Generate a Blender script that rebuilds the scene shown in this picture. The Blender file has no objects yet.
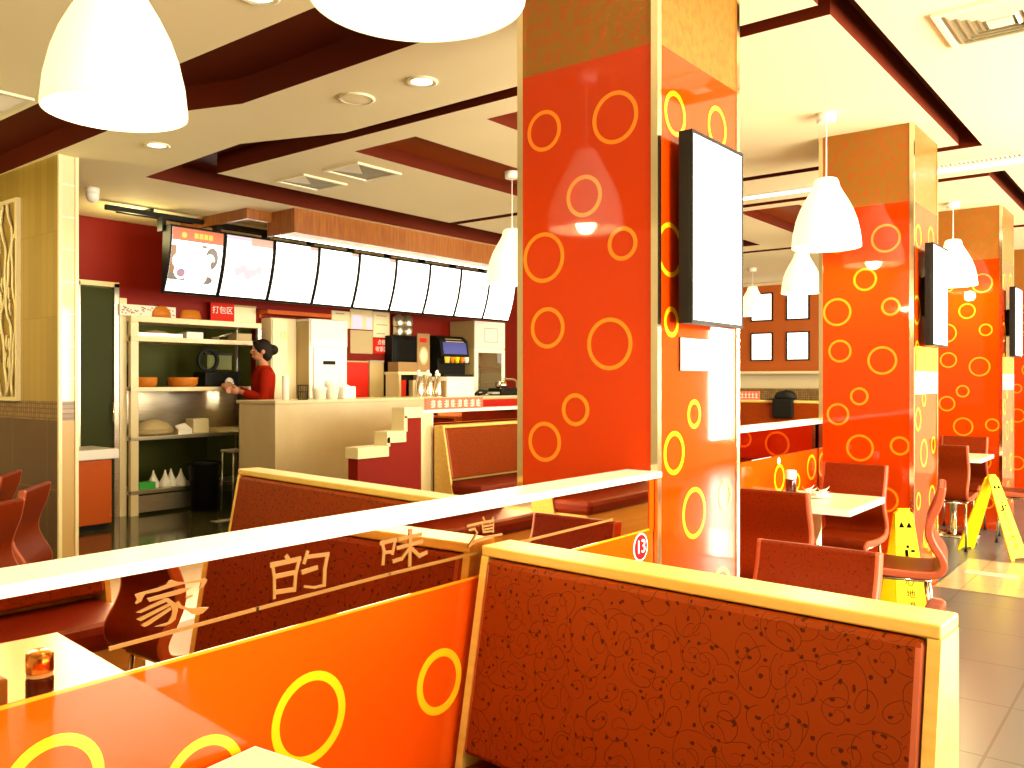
import bpy, bmesh, math, random
from mathutils import Vector, Matrix
random.seed(7)
PI = math.pi
scene = bpy.context.scene
COL = scene.collection

# ------------------------------------------------------------------ helpers
class MB:
    """collects shapes, links them as ONE mesh object"""
    def __init__(self):
        self.bm = bmesh.new()
        self.mats = []
    def mi(self, m):
        if m not in self.mats:
            self.mats.append(m)
        return self.mats.index(m)
    def face(self, pts, m):
        vs = [self.bm.verts.new(p) for p in pts]
        f = self.bm.faces.new(vs)
        f.material_index = self.mi(m)
        return f
    def box(self, x0, x1, y0, y1, z0, z1, m, bev=0.0, side=None):
        bm = self.bm
        c = [bm.verts.new((x, y, z)) for x in (x0, x1) for y in (y0, y1) for z in (z0, z1)]
        idx = [(0, 1, 3, 2), (4, 6, 7, 5), (0, 4, 5, 1), (2, 3, 7, 6), (0, 2, 6, 4), (1, 5, 7, 3)]
        fs = []
        for k, q in enumerate(idx):
            f = bm.faces.new([c[i] for i in q])
            f.material_index = self.mi(side if (side and k < 4) else m)
            fs.append(f)
        if bev > 0:
            es = {e for f in fs for e in f.edges}
            bmesh.ops.bevel(bm, geom=list(es), offset=bev, segments=2, affect='EDGES', profile=0.5)
        return self
    def prism(self, poly, z0, z1, m, side=None):
        """poly: list of (x, y), counter-clockwise"""
        b = [self.bm.verts.new((x, y, z0)) for x, y in poly]
        t = [self.bm.verts.new((x, y, z1)) for x, y in poly]
        n = len(poly)
        f = self.bm.faces.new(b[::-1]); f.material_index = self.mi(m)
        f = self.bm.faces.new(t); f.material_index = self.mi(m)
        for i in range(n):
            f = self.bm.faces.new([b[i], b[(i + 1) % n], t[(i + 1) % n], t[i]])
            f.material_index = self.mi(side or m)
        return self
    def lathe(self, prof, m, c=(0, 0, 0), seg=24, cap0=False, cap1=False, sx=1, sy=1, smooth=True):
        rows = []
        for r, z in prof:
            rows.append([self.bm.verts.new((c[0] + sx * r * math.cos(2 * PI * k / seg), c[1] + sy * r * math.sin(2 * PI * k / seg), c[2] + z)) for k in range(seg)])
        i = self.mi(m)
        for a, b in zip(rows, rows[1:]):
            for k in range(seg):
                f = self.bm.faces.new([a[k], a[(k + 1) % seg], b[(k + 1) % seg], b[k]])
                f.material_index = i; f.smooth = smooth
        if cap0:
            f = self.bm.faces.new(rows[0][::-1]); f.material_index = i
        if cap1:
            f = self.bm.faces.new(rows[-1]); f.material_index = i
        return self
    def cyl(self, c, r, h, m, seg=20, r2=None):
        return self.lathe([(r, 0), (r if r2 is None else r2, h)], m, c, seg, True, True)
    def tube(self, path, r, m, seg=8):
        P = [Vector(p) for p in path]
        rows = []
        for i, p in enumerate(P):
            if i == 0: d = P[1] - P[0]
            elif i == len(P) - 1: d = P[-1] - P[-2]
            else: d = (P[i + 1] - P[i]).normalized() + (P[i] - P[i - 1]).normalized()
            d.normalize()
            a = Vector((0, 0, 1)) if abs(d.z) < 0.9 else Vector((1, 0, 0))
            u = d.cross(a).normalized(); v = d.cross(u)
            rr = r[i] if isinstance(r, (list, tuple)) else r
            rows.append([self.bm.verts.new(p + (u * math.cos(2 * PI * k / seg) + v * math.sin(2 * PI * k / seg)) * rr) for k in range(seg)])
        idx = self.mi(m)
        for a, b in zip(rows, rows[1:]):
            for k in range(seg):
                f = self.bm.faces.new([a[k], a[(k + 1) % seg], b[(k + 1) % seg], b[k]])
                f.material_index = idx; f.smooth = True
        for q in (rows[0][::-1], rows[-1]):
            f = self.bm.faces.new(q); f.material_index = idx
        return self
    def ring(self, c, ax, r0, r1, t, m, seg=40):
        """flat annulus of thickness t: ax = 'X' lies in a Y-Z plane and grows to -X, 'Y' lies in X-Z and grows to -Y"""
        i = self.mi(m)
        def pt(r, a, d):
            if ax == 'X': return (c[0] - d, c[1] + r * math.cos(a), c[2] + r * math.sin(a))
            if ax == 'Y': return (c[0] + r * math.cos(a), c[1] - d, c[2] + r * math.sin(a))
            return (c[0] + r * math.cos(a), c[1] + r * math.sin(a), c[2] + d)
        V = [[self.bm.verts.new(pt(r, 2 * PI * k / seg, d)) for k in range(seg)] for r, d in ((r0, 0), (r0, t), (r1, t), (r1, 0))]
        for a, b in zip(V, V[1:]):
            for k in range(seg):
                f = self.bm.faces.new([a[k], b[k], b[(k + 1) % seg], a[(k + 1) % seg]]); f.material_index = i
        return self
    def disc(self, c, ax, r, t, m, seg=28, sz=1.0):
        i = self.mi(m)
        def pt(a, d):
            if ax == 'X': return (c[0] - d, c[1] + r * math.cos(a), c[2] + sz * r * math.sin(a))
            if ax == 'Y': return (c[0] + r * math.cos(a), c[1] - d, c[2] + sz * r * math.sin(a))
            return (c[0] + r * math.cos(a), c[1] + sz * r * math.sin(a), c[2] + d)
        A = [self.bm.verts.new(pt(2 * PI * k / seg, 0)) for k in range(seg)]
        B = [self.bm.verts.new(pt(2 * PI * k / seg, t)) for k in range(seg)]
        for q in (A, B):
            f = self.bm.faces.new(q); f.material_index = i
        for k in range(seg):
            f = self.bm.faces.new([A[k], A[(k + 1) % seg], B[(k + 1) % seg], B[k]]); f.material_index = i
        return self
    def strokeXZ(self, pl, w, y, t, m, dt=.0):
        """a brush stroke in an X-Z plane, t thick towards -Y"""
        for k, (a, b) in enumerate(zip(pl, pl[1:])):
            A = Vector(a); B = Vector(b); d = (B - A).normalized(); n = Vector((-d.y, d.x)) * w
            A2 = A - d * w * .8; B2 = B + d * w * .8
            q = [A2 + n, A2 - n, B2 - n, B2 + n]
            self.polyXZ([tuple(v) for v in q], y, t + dt * k, m)
        return self
    def polyXZ(self, pl, y, t, m):
        i = self.mi(m)
        A = [self.bm.verts.new((x, y, z)) for x, z in pl]
        B = [self.bm.verts.new((x, y - t, z)) for x, z in pl]
        for q in (A, B):
            f = self.bm.faces.new(q); f.material_index = i
        n = len(pl)
        for k in range(n):
            f = self.bm.faces.new([A[k], A[(k + 1) % n], B[(k + 1) % n], B[k]]); f.material_index = i
        return self
    def build(self, name, parent=None, smooth_angle=None):
        bmesh.ops.recalc_face_normals(self.bm, faces=self.bm.faces)
        me = bpy.data.meshes.new(name)
        self.bm.to_mesh(me); self.bm.free()
        for m in self.mats: me.materials.append(m)
        o = bpy.data.objects.new(name, me); COL.objects.link(o)
        if parent: o.parent = parent
        return o

def tag(o, label=None, cat=None, group=None, kind=None):
    if label: o['label'] = label
    if cat: o['category'] = cat
    if group: o['group'] = group
    if kind: o['kind'] = kind
    return o
def thing(name, label, cat, loc=(0, 0, 0), rz=0.0, group=None):
    o = bpy.data.objects.new(name, None); COL.objects.link(o)
    o.empty_display_size = .05
    o.location = loc; o.rotation_euler = (0, 0, rz)
    return tag(o, label, cat, group)
def dup(root, loc, rz, label, group=None):
    r = root.copy(); COL.objects.link(r); r.location = loc; r.rotation_euler = (0, 0, rz); r['label'] = label
    if group: r['group'] = group
    for ch in list(root.children):
        k = ch.copy(); COL.objects.link(k); k.parent = r
        for g in ch.children:
            d = g.copy(); COL.objects.link(d); d.parent = k
    return r
def text_mesh(body, size, m, name, parent, loc, rot, ext=0.001, sx=1.0):
    cu = bpy.data.curves.new('lettering', 'FONT'); cu.body = body; cu.size = size; cu.extrude = ext
    cu.align_x = 'CENTER'; cu.align_y = 'CENTER'
    t = bpy.data.objects.new('lettering', cu); COL.objects.link(t)
    dg = bpy.context.evaluated_depsgraph_get()
    me = bpy.data.meshes.new_from_object(t.evaluated_get(dg))
    bpy.data.objects.remove(t)
    o = bpy.data.objects.new(name, me); COL.objects.link(o)
    me.materials.clear(); me.materials.append(m)
    o.location = loc; o.rotation_euler = rot; o.scale = (sx, 1, 1)
    if parent: o.parent = parent
    return o
R90 = (PI / 2, 0, 0)          # text standing in the X-Z plane, read from -Y

# ------------------------------------------------------------------ materials
def mat(name, col, rough=.5, metal=0.0, spec=.5, emit=None, es=0.0, coat=0.0, trans=0.0, ior=1.5, sss=0.0):
    m = bpy.data.materials.new(name); m.use_nodes = True
    b = m.node_tree.nodes['Principled BSDF']
    b.inputs['Base Color'].default_value = (*col, 1)
    b.inputs['Roughness'].default_value = rough
    b.inputs['Metallic'].default_value = metal
    b.inputs['Specular IOR Level'].default_value = spec
    b.inputs['Coat Weight'].default_value = coat
    b.inputs['Coat Roughness'].default_value = .04
    b.inputs['Transmission Weight'].default_value = trans
    b.inputs['IOR'].default_value = ior
    if emit:
        b.inputs['Emission Color'].default_value = (*emit, 1)
        b.inputs['Emission Strength'].default_value = es
    return m
def nodes(m):
    return m.node_tree.nodes, m.node_tree.links, m.node_tree.nodes['Principled BSDF']
def noise_mix(m, c1, c2, scale, detail=4, lo=.4, hi=.6, stretch=(1, 1, 1), bump=0.0, rot=(0, 0, 0)):
    N, L, b = nodes(m)
    tc = N.new('ShaderNodeTexCoord'); mp = N.new('ShaderNodeMapping')
    mp.inputs['Scale'].default_value = stretch; mp.inputs['Rotation'].default_value = rot
    nz = N.new('ShaderNodeTexNoise'); nz.inputs['Scale'].default_value = scale; nz.inputs['Detail'].default_value = detail
    cr = N.new('ShaderNodeValToRGB')
    cr.color_ramp.elements[0].position = lo; cr.color_ramp.elements[1].position = hi
    cr.color_ramp.elements[0].color = (*c1, 1); cr.color_ramp.elements[1].color = (*c2, 1)
    L.new(tc.outputs['Object'], mp.inputs['Vector']); L.new(mp.outputs[0], nz.inputs['Vector'])
    L.new(nz.outputs['Fac'], cr.inputs['Fac']); L.new(cr.outputs['Color'], b.inputs['Base Color'])
    if bump:
        bp = N.new('ShaderNodeBump'); bp.inputs['Strength'].default_value = bump; bp.inputs['Distance'].default_value = .01
        L.new(nz.outputs['Fac'], bp.inputs['Height']); L.new(bp.outputs['Normal'], b.inputs['Normal'])
    return m
def grid_mat(m, base, grout, sx, sy, width, axes='XY', vary=.06, rot=0.0):
    """square tiles with grout lines from object coordinates"""
    N, L, b = nodes(m)
    tc = N.new('ShaderNodeTexCoord'); mp = N.new('ShaderNodeMapping')
    L.new(tc.outputs['Object'], mp.inputs['Vector'])
    if axes == 'XZ': mp.inputs['Rotation'].default_value = (-PI / 2, 0, 0)
    if axes == 'YZ': mp.inputs['Rotation'].default_value = (0, PI / 2, PI / 2)
    br = N.new('ShaderNodeTexBrick'); br.offset = 0.0; br.squash = 1.0
    br.inputs['Scale'].default_value = 1.0
    br.inputs['Brick Width'].default_value = sx; br.inputs['Row Height'].default_value = sy
    br.inputs['Mortar Size'].default_value = width; br.inputs['Mortar Smooth'].default_value = .1
    br.inputs['Color1'].default_value = (*base, 1)
    br.inputs['Color2'].default_value = (*[c * (1 - vary) for c in base], 1)
    br.inputs['Mortar'].default_value = (*grout, 1)
    L.new(mp.outputs[0], br.inputs['Vector']); L.new(br.outputs['Color'], b.inputs['Base Color'])
    return m
def vine_mat(name, base, dark, scale=13.0, rough=.45):
    """upholstery woven with scrolling vines: a spiral in every Voronoi cell plus small buds"""
    m = mat(name, base, rough, spec=.08)
    N, L, b = nodes(m)
    def mth(op, a=None, c=None):
        n = N.new('ShaderNodeMath'); n.operation = op
        for i, x in enumerate((a, c)):
            if x is None: continue
            if isinstance(x, (int, float)): n.inputs[i].default_value = x
            else: L.new(x, n.inputs[i])
        return n.outputs[0]
    tc = N.new('ShaderNodeTexCoord'); mp = N.new('ShaderNodeMapping')
    mp.inputs['Rotation'].default_value = (0, PI / 2, 0)      # pattern laid in the Y-Z plane
    L.new(tc.outputs['Object'], mp.inputs['Vector'])
    nz = N.new('ShaderNodeTexNoise'); nz.inputs['Scale'].default_value = 9; nz.inputs['Detail'].default_value = 1
    L.new(mp.outputs[0], nz.inputs['Vector'])
    vm = N.new('ShaderNodeVectorMath'); vm.operation = 'MULTIPLY_ADD'
    L.new(nz.outputs['Color'], vm.inputs[0]); vm.inputs[1].default_value = (.05, .05, .05); L.new(mp.outputs[0], vm.inputs[2])
    line_out = None
    for sc, ofs, k, wd in ((scale, 0.0, 20.0, .034), (scale * .62, 3.7, 13.0, .022)):
        ad = N.new('ShaderNodeVectorMath'); ad.operation = 'ADD'; L.new(vm.outputs[0], ad.inputs[0]); ad.inputs[1].default_value = (ofs, ofs, 0)
        vo = N.new('ShaderNodeTexVoronoi'); vo.voronoi_dimensions = '2D'; vo.inputs['Scale'].default_value = sc
        L.new(ad.outputs[0], vo.inputs['Vector'])
        sb = N.new('ShaderNodeVectorMath'); sb.operation = 'SUBTRACT'
        L.new(ad.outputs[0], sb.inputs[0]); L.new(vo.outputs['Position'], sb.inputs[1])
        sp = N.new('ShaderNodeSeparateXYZ'); L.new(sb.outputs[0], sp.inputs[0])
        ang = mth('DIVIDE', mth('ARCTAN2', sp.outputs[1], sp.outputs[0]), 2 * PI)
        dist = mth('MULTIPLY', vo.outputs['Distance'], 2.6)
        sc2 = N.new('ShaderNodeSeparateColor'); L.new(vo.outputs['Color'], sc2.inputs[0])
        ph = mth('FRACT', mth('ADD', mth('ADD', ang, dist), sc2.outputs[0]))
        ln = mth('LESS_THAN', mth('ABSOLUTE', mth('SUBTRACT', ph, .5)), wd)
        cut = mth('LESS_THAN', vo.outputs['Distance'], .62)
        ln = mth('MULTIPLY', ln, cut)
        line_out = ln if line_out is None else mth('MAXIMUM', line_out, ln)
    v2 = N.new('ShaderNodeTexVoronoi'); v2.voronoi_dimensions = '2D'; v2.inputs['Scale'].default_value = scale * 1.7
    L.new(vm.outputs[0], v2.inputs['Vector'])
    n2 = N.new('ShaderNodeTexNoise'); n2.inputs['Scale'].default_value = 150; L.new(mp.outputs[0], n2.inputs['Vector'])
    dot = mth('LESS_THAN', mth('ADD', v2.outputs['Distance'], mth('MULTIPLY', n2.outputs['Fac'], .22)), .215)
    tot = mth('MAXIMUM', mth('MULTIPLY', line_out, .75), dot)
    mx = N.new('ShaderNodeMix'); mx.data_type = 'RGBA'
    L.new(tot, mx.inputs[0]); mx.inputs[6].default_value = (*base, 1); mx.inputs[7].default_value = (*dark, 1)
    L.new(mx.outputs[2], b.inputs['Base Color'])
    return m

M = {}
M['ceil'] = mat('ceiling_paint', (.88, .765, .46), .75, spec=.2)
M['slot'] = mat('slot_paint', (.10, .011, .0012), .6, spec=.1)
M['coffer'] = mat('coffer_paint', (.30, .055, .006), .6, spec=.1)
M['floor'] = grid_mat(mat('floor_tile', (.3, .26, .2), .28, spec=.35), (.098, .099, .093), (.04, .038, .034), .6, .6, .006)
M['kfloor'] = grid_mat(mat('kitchen_floor_tile', (.05, .05, .02), .12), (.055, .05, .018), (.03, .028, .012), .3, .3, .004)
M['pale_band'] = grid_mat(mat('pale_floor_band', (.7, .58, .3), .2), (.42, .33, .17), (.28, .2, .09), .6, .6, .006)
M['redglass'] = mat('red_backpainted_glass', (.45, .031, .0004), .035, spec=.3)
M['redglass_lit'] = mat('red_backpainted_glass_lit', (.60, .055, .001), .03, spec=.5)  # the same red glass, daylight put in as a lighter orange
M['ring'] = mat('ring_paint', (.80, .21, .008), .05, spec=.5)
M['ring_lit'] = mat('ring_paint_lit', (.85, .42, .006), .05, spec=.5)  # the same ring paint, brightened in colour for window-facing sides
M['gold'] = noise_mix(mat('gold_damask_paper', (.4, .2, .02), .35, .25), (.25, .108, .006), (.34, .078, .004), 30, 7, .46, .60, bump=.25)
M['chrome'] = mat('chrome_trim', (.80, .72, .52), .12, 1.0)
M['steel'] = noise_mix(mat('brushed_steel', (.6, .56, .44), .3, .9), (.55, .5, .36), (.66, .6, .46), 6, 2, .3, .7, (1, 1, 14))
M['mirror'] = mat('bronze_mirror', (.62, .40, .22), .012, 1.0)
M['mirror_dark'] = mat('dark_bronze_mirror', (.42, .12, .045), .012, 1.0)
M['rail'] = mat('white_laminate', (.86, .82, .74), .25)
M['cream'] = mat('cream_laminate', (.80, .67, .38), .3)
M['wood'] = noise_mix(mat('yellow_beech', (.75, .5, .12), .35), (.70, .43, .09), (.80, .55, .14), 3, 4, .3, .7, (14, 1, 14))
M['vine'] = vine_mat('vine_fabric', (.205, .027, .0003), (.06, .009, .0003), 17.0)
M['vine2'] = vine_mat('vine_fabric_fine', (.15, .0145, .0003), (.09, .009, .0003), 20)
M['maroon'] = mat('maroon_leatherette', (.17, .014, .002), .45, spec=.2)
M['piping'] = mat('pink_leatherette_edge', (.36, .075, .028), .4, spec=.3)
M['tabletop'] = mat('table_laminate', (.84, .74, .52), .22)
M['tedge'] = mat('white_table_edge', (.88, .85, .78), .3)
M['black'] = mat('black_plastic', (.006, .0055, .004), .5, spec=.15)
M['blackm'] = mat('black_metal', (.009, .008, .006), .45, 0.0, .2)
M['white'] = mat('white_plastic', (.85, .82, .72), .35)
M['paper'] = mat('paper', (.85, .8, .68), .6)
M['tan'] = mat('tan_laminate', (.46, .33, .13), .4)
M['redwall'] = mat('red_wall_paint', (.20, .008, .0015), .5, spec=.15)
M['redwall2'] = mat('brick_red_wall_paint', (.42, .095, .015), .5, spec=.2)
M['wallc'] = mat('cream_wall_paint', (.74, .62, .38), .7)
M['redsign'] = mat('red_sign_vinyl', (.60, .016, .004), .5, spec=.12)
M['redcounter'] = mat('red_counter_laminate', (.55, .012, .004), .4, spec=.2)
M['counter'] = noise_mix(mat('cream_stone_counter', (.7, .58, .33), .25), (.68, .56, .31), (.74, .63, .38), 2.2, 3, .35, .65)
M['orangewood'] = mat('orange_cabinet_laminate', (.50, .085, .006), .45, spec=.15)
M['canopy'] = noise_mix(mat('orange_wood_veneer', (.5, .14, .02), .35), (.24, .066, .008), (.34, .115, .016), 4, 3, .35, .65, (9, 9, 1))
M['canopy_soffit'] = mat('white_soffit', (.9, .84, .68), .5)
M['yellow'] = mat('yellow_sign_plastic', (.84, .62, .001), .45, spec=.15)
M['greenwall'] = mat('green_kitchen_tile', (.13, .14, .03), .4, spec=.2)
M['greendoor'] = mat('dark_green_door', (.032, .038, .005), .55, spec=.15)
M['skin'] = mat('skin', (.42, .17, .08), .5)
M['hair'] = mat('black_hair', (.010, .006, .004), .6, spec=.15)
M['redshirt'] = mat('red_uniform', (.26, .011, .003), .8, spec=.05)
M['trouser'] = mat('dark_trousers', (.02, .02, .022), .8)
M['orangebowl'] = mat('orange_plastic', (.55, .17, .012), .45, spec=.2)
M['glass'] = mat('clear_glass', (.95, .95, .9), .02, trans=1.0, ior=1.45)
M['sauce'] = mat('dark_soy_sauce', (.06, .008, .004), .12)
M['copper'] = mat('amber_metal_cap', (.65, .36, .12), .18, 1.0)
M['shade'] = mat('opal_lamp_shade', (.9, .88, .8), .3, emit=(1, .90, .68), es=.35)
_N, _L, _b = nodes(M['shade'])
_t = _N.new('ShaderNodeBsdfTranslucent'); _t.inputs[0].default_value = (.95, .88, .72, 1)
_x = _N.new('ShaderNodeMixShader'); _x.inputs[0].default_value = .28
_o = _N['Material Output']; _L.new(_b.outputs[0], _x.inputs[1]); _L.new(_t.outputs[0], _x.inputs[2]); _L.new(_x.outputs[0], _o.inputs[0])
M['bulb'] = mat('lamp_bulb', (1, .9, .7), .3, emit=(1, .88, .62), es=9)
M['dlight'] = mat('downlight_lens', (1, .9, .6), .3, emit=(1, .86, .45), es=7)
M['tube'] = mat('light_strip_diffuser', (1, 1, .9), .3, emit=(1, .95, .8), es=3.0)
M['screen'] = mat('lit_screen', (.9, .9, .9), .3, emit=(1, 1, .96), es=2.6)
M['poster'] = mat('lit_poster', (.9, .9, .85), .3, emit=(1, 1, .95), es=1.5)
M['board'] = mat('lit_menu_panel', (.9, .9, .85), .3, emit=(1, .985, .93), es=2.0)
M['board_orange'] = mat('lit_menu_orange', (.12, .10, .09), .3, emit=(1, .13, .008), es=.62)
M['board_peach'] = mat('lit_menu_peach', (.12, .10, .09), .3, emit=(1, .50, .36), es=.68)
M['board_yellow'] = mat('lit_menu_yellow', (.12, .10, .09), .3, emit=(1, .68, .01), es=.75)
M['board_grey'] = mat('lit_menu_grey', (.12, .10, .09), .3, emit=(.34, .30, .24), es=.45)
M['board_mauve'] = mat('lit_menu_mauve', (.12, .10, .09), .3, emit=(.62, .34, .48), es=.6)
M['board_pink'] = mat('lit_menu_pale_pink', (.12, .10, .09), .3, emit=(.96, .78, .88), es=.68)
M['board_brown'] = mat('lit_menu_brown', (.12, .10, .09), .3, emit=(.6, .24, .07), es=.5)
M['tile'] = grid_mat(mat('ochre_wall_tile', (.5, .34, .09), .3), (.40, .27, .055), (.30, .20, .04), .10, .62, .004, 'YZ', .15)
M['tile_gloss'] = grid_mat(mat('glossy_cream_tile', (.8, .7, .4), .06), (.74, .64, .36), (.9, .84, .6), .5, .235, .006, 'XZ', .05)
M['mosaic'] = grid_mat(mat('brown_gold_mosaic', (.3, .16, .04), .3), (.36, .20, .05), (.12, .06, .02), .035, .035, .005, 'YZ', .5)
M['wains'] = grid_mat(mat('dark_brown_tile', (.1, .04, .012), .3), (.10, .042, .014), (.17, .09, .03), .6, .6, .005, 'YZ', .1)
M['tanend'] = mat('tan_end_tile', (.50, .32, .10), .4)
M['lattice'] = mat('cream_carved_lattice', (.80, .68, .40), .35)
M['grey'] = mat('grey_plastic', (.35, .33, .28), .5)
M['brownbox'] = mat('brown_card', (.30, .17, .06), .7)
M['blue'] = mat('blue_drink_panel', (.05, .06, .26), .3, emit=(.10, .12, .45), es=.2)
M['green'] = mat('green_plastic', (.05, .45, .06), .4)
M['dough'] = mat('tan_basket', (.5, .38, .18), .7)
M['vent'] = mat('vent_metal', (.76, .68, .46), .45)
M['ventdark'] = mat('vent_shaded', (.30, .26, .15), .6)  # darker copy of the vent metal, shade put into its colour
DAYP, PENDP, SPOTP, CANP, KITP, HALLP, EXPO = 430, 33, 42, 38, 8, 11, 0.36
# ------------------------------------------------------------------ the setting
CZ = 3.03
mb = MB(); mb.box(-3, 15, -3.4, 5.9, -.1, 0, M['floor']); tag(mb.build('floor'), kind='structure')
mb = MB(); mb.box(-3, 15, 5.9, 10.4, -.1, .001, M['kfloor']); tag(mb.build('floor_kitchen'), kind='structure')
mb = MB(); mb.box(6.35, 7.5, -3.3, 1.36, .001, .004, M['pale_band']); tag(mb.build('floor_band'), kind='structure')  # paler grid band across the aisle floor
cb = MB()
def slab(poly): cb.prism(poly, CZ, CZ + .15, M['ceil'], M['slot'])
def rect(x0, x1, y0, y1): slab([(x0, y0), (x1, y0), (x1, y1), (x0, y1)])
rect(-3, 15, -3.4, 1.13)
slab([(-3, 1.13), (2.42, 1.13), (2.42, 4.2), (2.25, 5.25), (2.28, 10.4), (-3, 10.4)])
slab([(2.97, 1.27), (3.76, 1.27), (3.77, 4.37), (3.5, 5.15), (3.6, 6.59), (15, 6.59), (15, 10.4), (2.84, 10.4), (2.84, 7.4), (2.775, 5.43), (2.87, 4.77), (3.0, 4.39)])
def island(x0, x1, y0, y1, cx0, cx1, coffers):
    rect(x0, cx0, y0, y1); rect(cx1, x1, y0, y1)
    y = y0
    for a, b in coffers:
        rect(cx0, cx1, y, a); y = b
    rect(cx0, cx1, y, y1)
    for a, b in coffers:
        cb.box(cx0 - .02, cx1 + .02, a - .02, b + .02, CZ + .10, CZ + .14, M['coffer'])
CO = [(1.75, 2.3), (2.85, 3.45), (4.07, 4.68)]
island(3.89, 6.6, 1.26, 6.03, 4.12, 6.2, CO[1:])
rect(6.72, 7.62, 1.13, 6.03)
island(7.75, 10.4, 1.26, 6.03, 7.92, 10.0, CO[1:])
rect(10.55, 15, 1.13, 6.03)
cb.box(-3, 15, -3.4, 10.4, CZ + .15, CZ + .25, M['slot'])
tag(cb.build('ceiling'), kind='structure')

mb = MB()
for q in ((2.98, 4.02, 0, CZ), (4.02, 4.40, 2.38, CZ), (4.40, 4.50, 0, CZ), (4.50, 6.07, 2.06, CZ), (6.07, 15, 0, CZ)):
    mb.box(q[0], q[1], 8.62, 8.72, q[2], q[3], M['redwall'])
tag(mb.build('wall_left'), kind='structure')
mb = MB(); mb.box(2.98, 7.0, 10.0, 10.1, 0, CZ, M['greenwall']); mb.box(6.3, 6.4, 8.72, 10.0, 0, CZ, M['greenwall']); tag(mb.build('wall_kitchen'), kind='structure')
mb = MB(); mb.box(-3, 2.85, 10.3, 10.4, 0, CZ, M['wallc']); tag(mb.build('wall_corner'), kind='structure')
mb = MB(); mb.box(-3.1, -3, -3.4, 10.4, 0, CZ, M['wallc']); tag(mb.build('wall_back'), kind='structure')
# window wall on the street side (out of frame, seen in the glossy panels)
mb = MB()
WX = [(.75, 2.35), (2.7, 4.9), (5.25, 7.45), (7.8, 10.0), (13.15, 14.2)]
mb.box(-3, 15, -3.5, -3.4, 0, .35, M['wallc']); mb.box(-3, 15, -3.5, -3.4, 2.75, CZ, M['wallc'])
xs = [-3] + [v for p in WX for v in p] + [15]
for i in range(0, len(xs), 2): mb.box(xs[i], xs[i + 1], -3.5, -3.4, .35, 2.75, M['wallc'])
tag(mb.build('wall_right'), kind='structure')
for i, (a, b) in enumerate(WX):
    mb = MB()
    for q in ((a, b, .35, .40), (a, b, 2.70, 2.75), (a, a + .05, .4, 2.7), (b - .05, b, .4, 2.7), ((a + b) / 2 - .02, (a + b) / 2 + .02, .4, 2.7)):
        mb.box(q[0], q[1], -3.46, -3.42, q[2], q[3], M['white'])
    tag(mb.build('window_%d' % (i + 1)), kind='structure')

# end wall with brick-red field, cream ledge and patterned dado
mb = MB(); mb.box(14, 14.1, -3.4, 8.62, 0, CZ, M['wallc']); tag(mb.build('wall_front'), kind='structure')
mb = MB(); mb.box(13.96, 14, 3.2, 8.6, 1.54, 2.98, M['redwall2']); tag(mb.build('wall_field'), kind='structure')
mb = MB(); mb.box(13.75, 14, 3.2, 8.6, 1.50, 1.545, M['cream'], .008); tag(mb.build('trim_1'), kind='structure')
mb = MB(); mb.box(13.8, 13.999, 3.2, 8.6, 1.0, 1.26, M['mosaic']); tag(mb.build('trim_2'), kind='structure')

# tiled wall at the far left
mb = MB()
mb.box(2.85, 2.985, 6.42, 10.3, 1.245, CZ, M['tile'])
mb.box(2.85, 2.985, 6.42, 10.3, 1.105, 1.245, M['mosaic'])
mb.box(2.85, 2.985, 6.42, 10.3, 0, 1.105, M['wains'])
tag(mb.build('wall_panel'), kind='structure')
mb = MB()
mb.box(2.87, 2.965, 6.412, 6.42, 1.245, CZ, M['tile_gloss'])
mb.box(2.87, 2.965, 6.412, 6.42, 1.105, 1.245, M['mosaic'])
mb.box(2.87, 2.965, 6.412, 6.42, 0, 1.105, M['tanend'])
for x in (2.845, 2.963):
    mb.box(x, x + .024, 6.402, 6.425, 0, CZ, M['cream'])
tag(mb.build('trim_3'), kind='structure')

# carved lattice screen fixed to the tiled wall
t = thing('lattice_screen', 'cream carved lattice screen of wavy branches on the tiled wall at far left', 'screen', (2.85, 7.05, 1.24))
mb = MB()
for a, b, c, d in ((0, .03, 0, 1.56), (.87, .9, 0, 1.56), (.03, .87, 0, .03), (.03, .87, 1.53, 1.56)):
    mb.box(-.03, 0, a, b, c, d, M['lattice'])
mb.build('frame', t)
mb = MB()
for k in range(9):
    y0 = .07 + k * .095; ph = k * 1.7
    mb.tube([(-.018, min(.86, max(.04, y0 + .045 * math.sin(ph + z * 7.5) + .02 * math.sin(z * 17 + ph))), z) for z in [.03 + i * .05 for i in range(31)]], .012, M['lattice'], 6)
for k in range(24):
    y = random.uniform(.1, .8); z = random.uniform(.1, 1.4)
    mb.tube([(-.018, y, z), (-.02, y + .03, z + .05), (-.018, y + .02, z + .12)], .009, M['lattice'], 6)
mb.build('branches', t)

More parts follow.
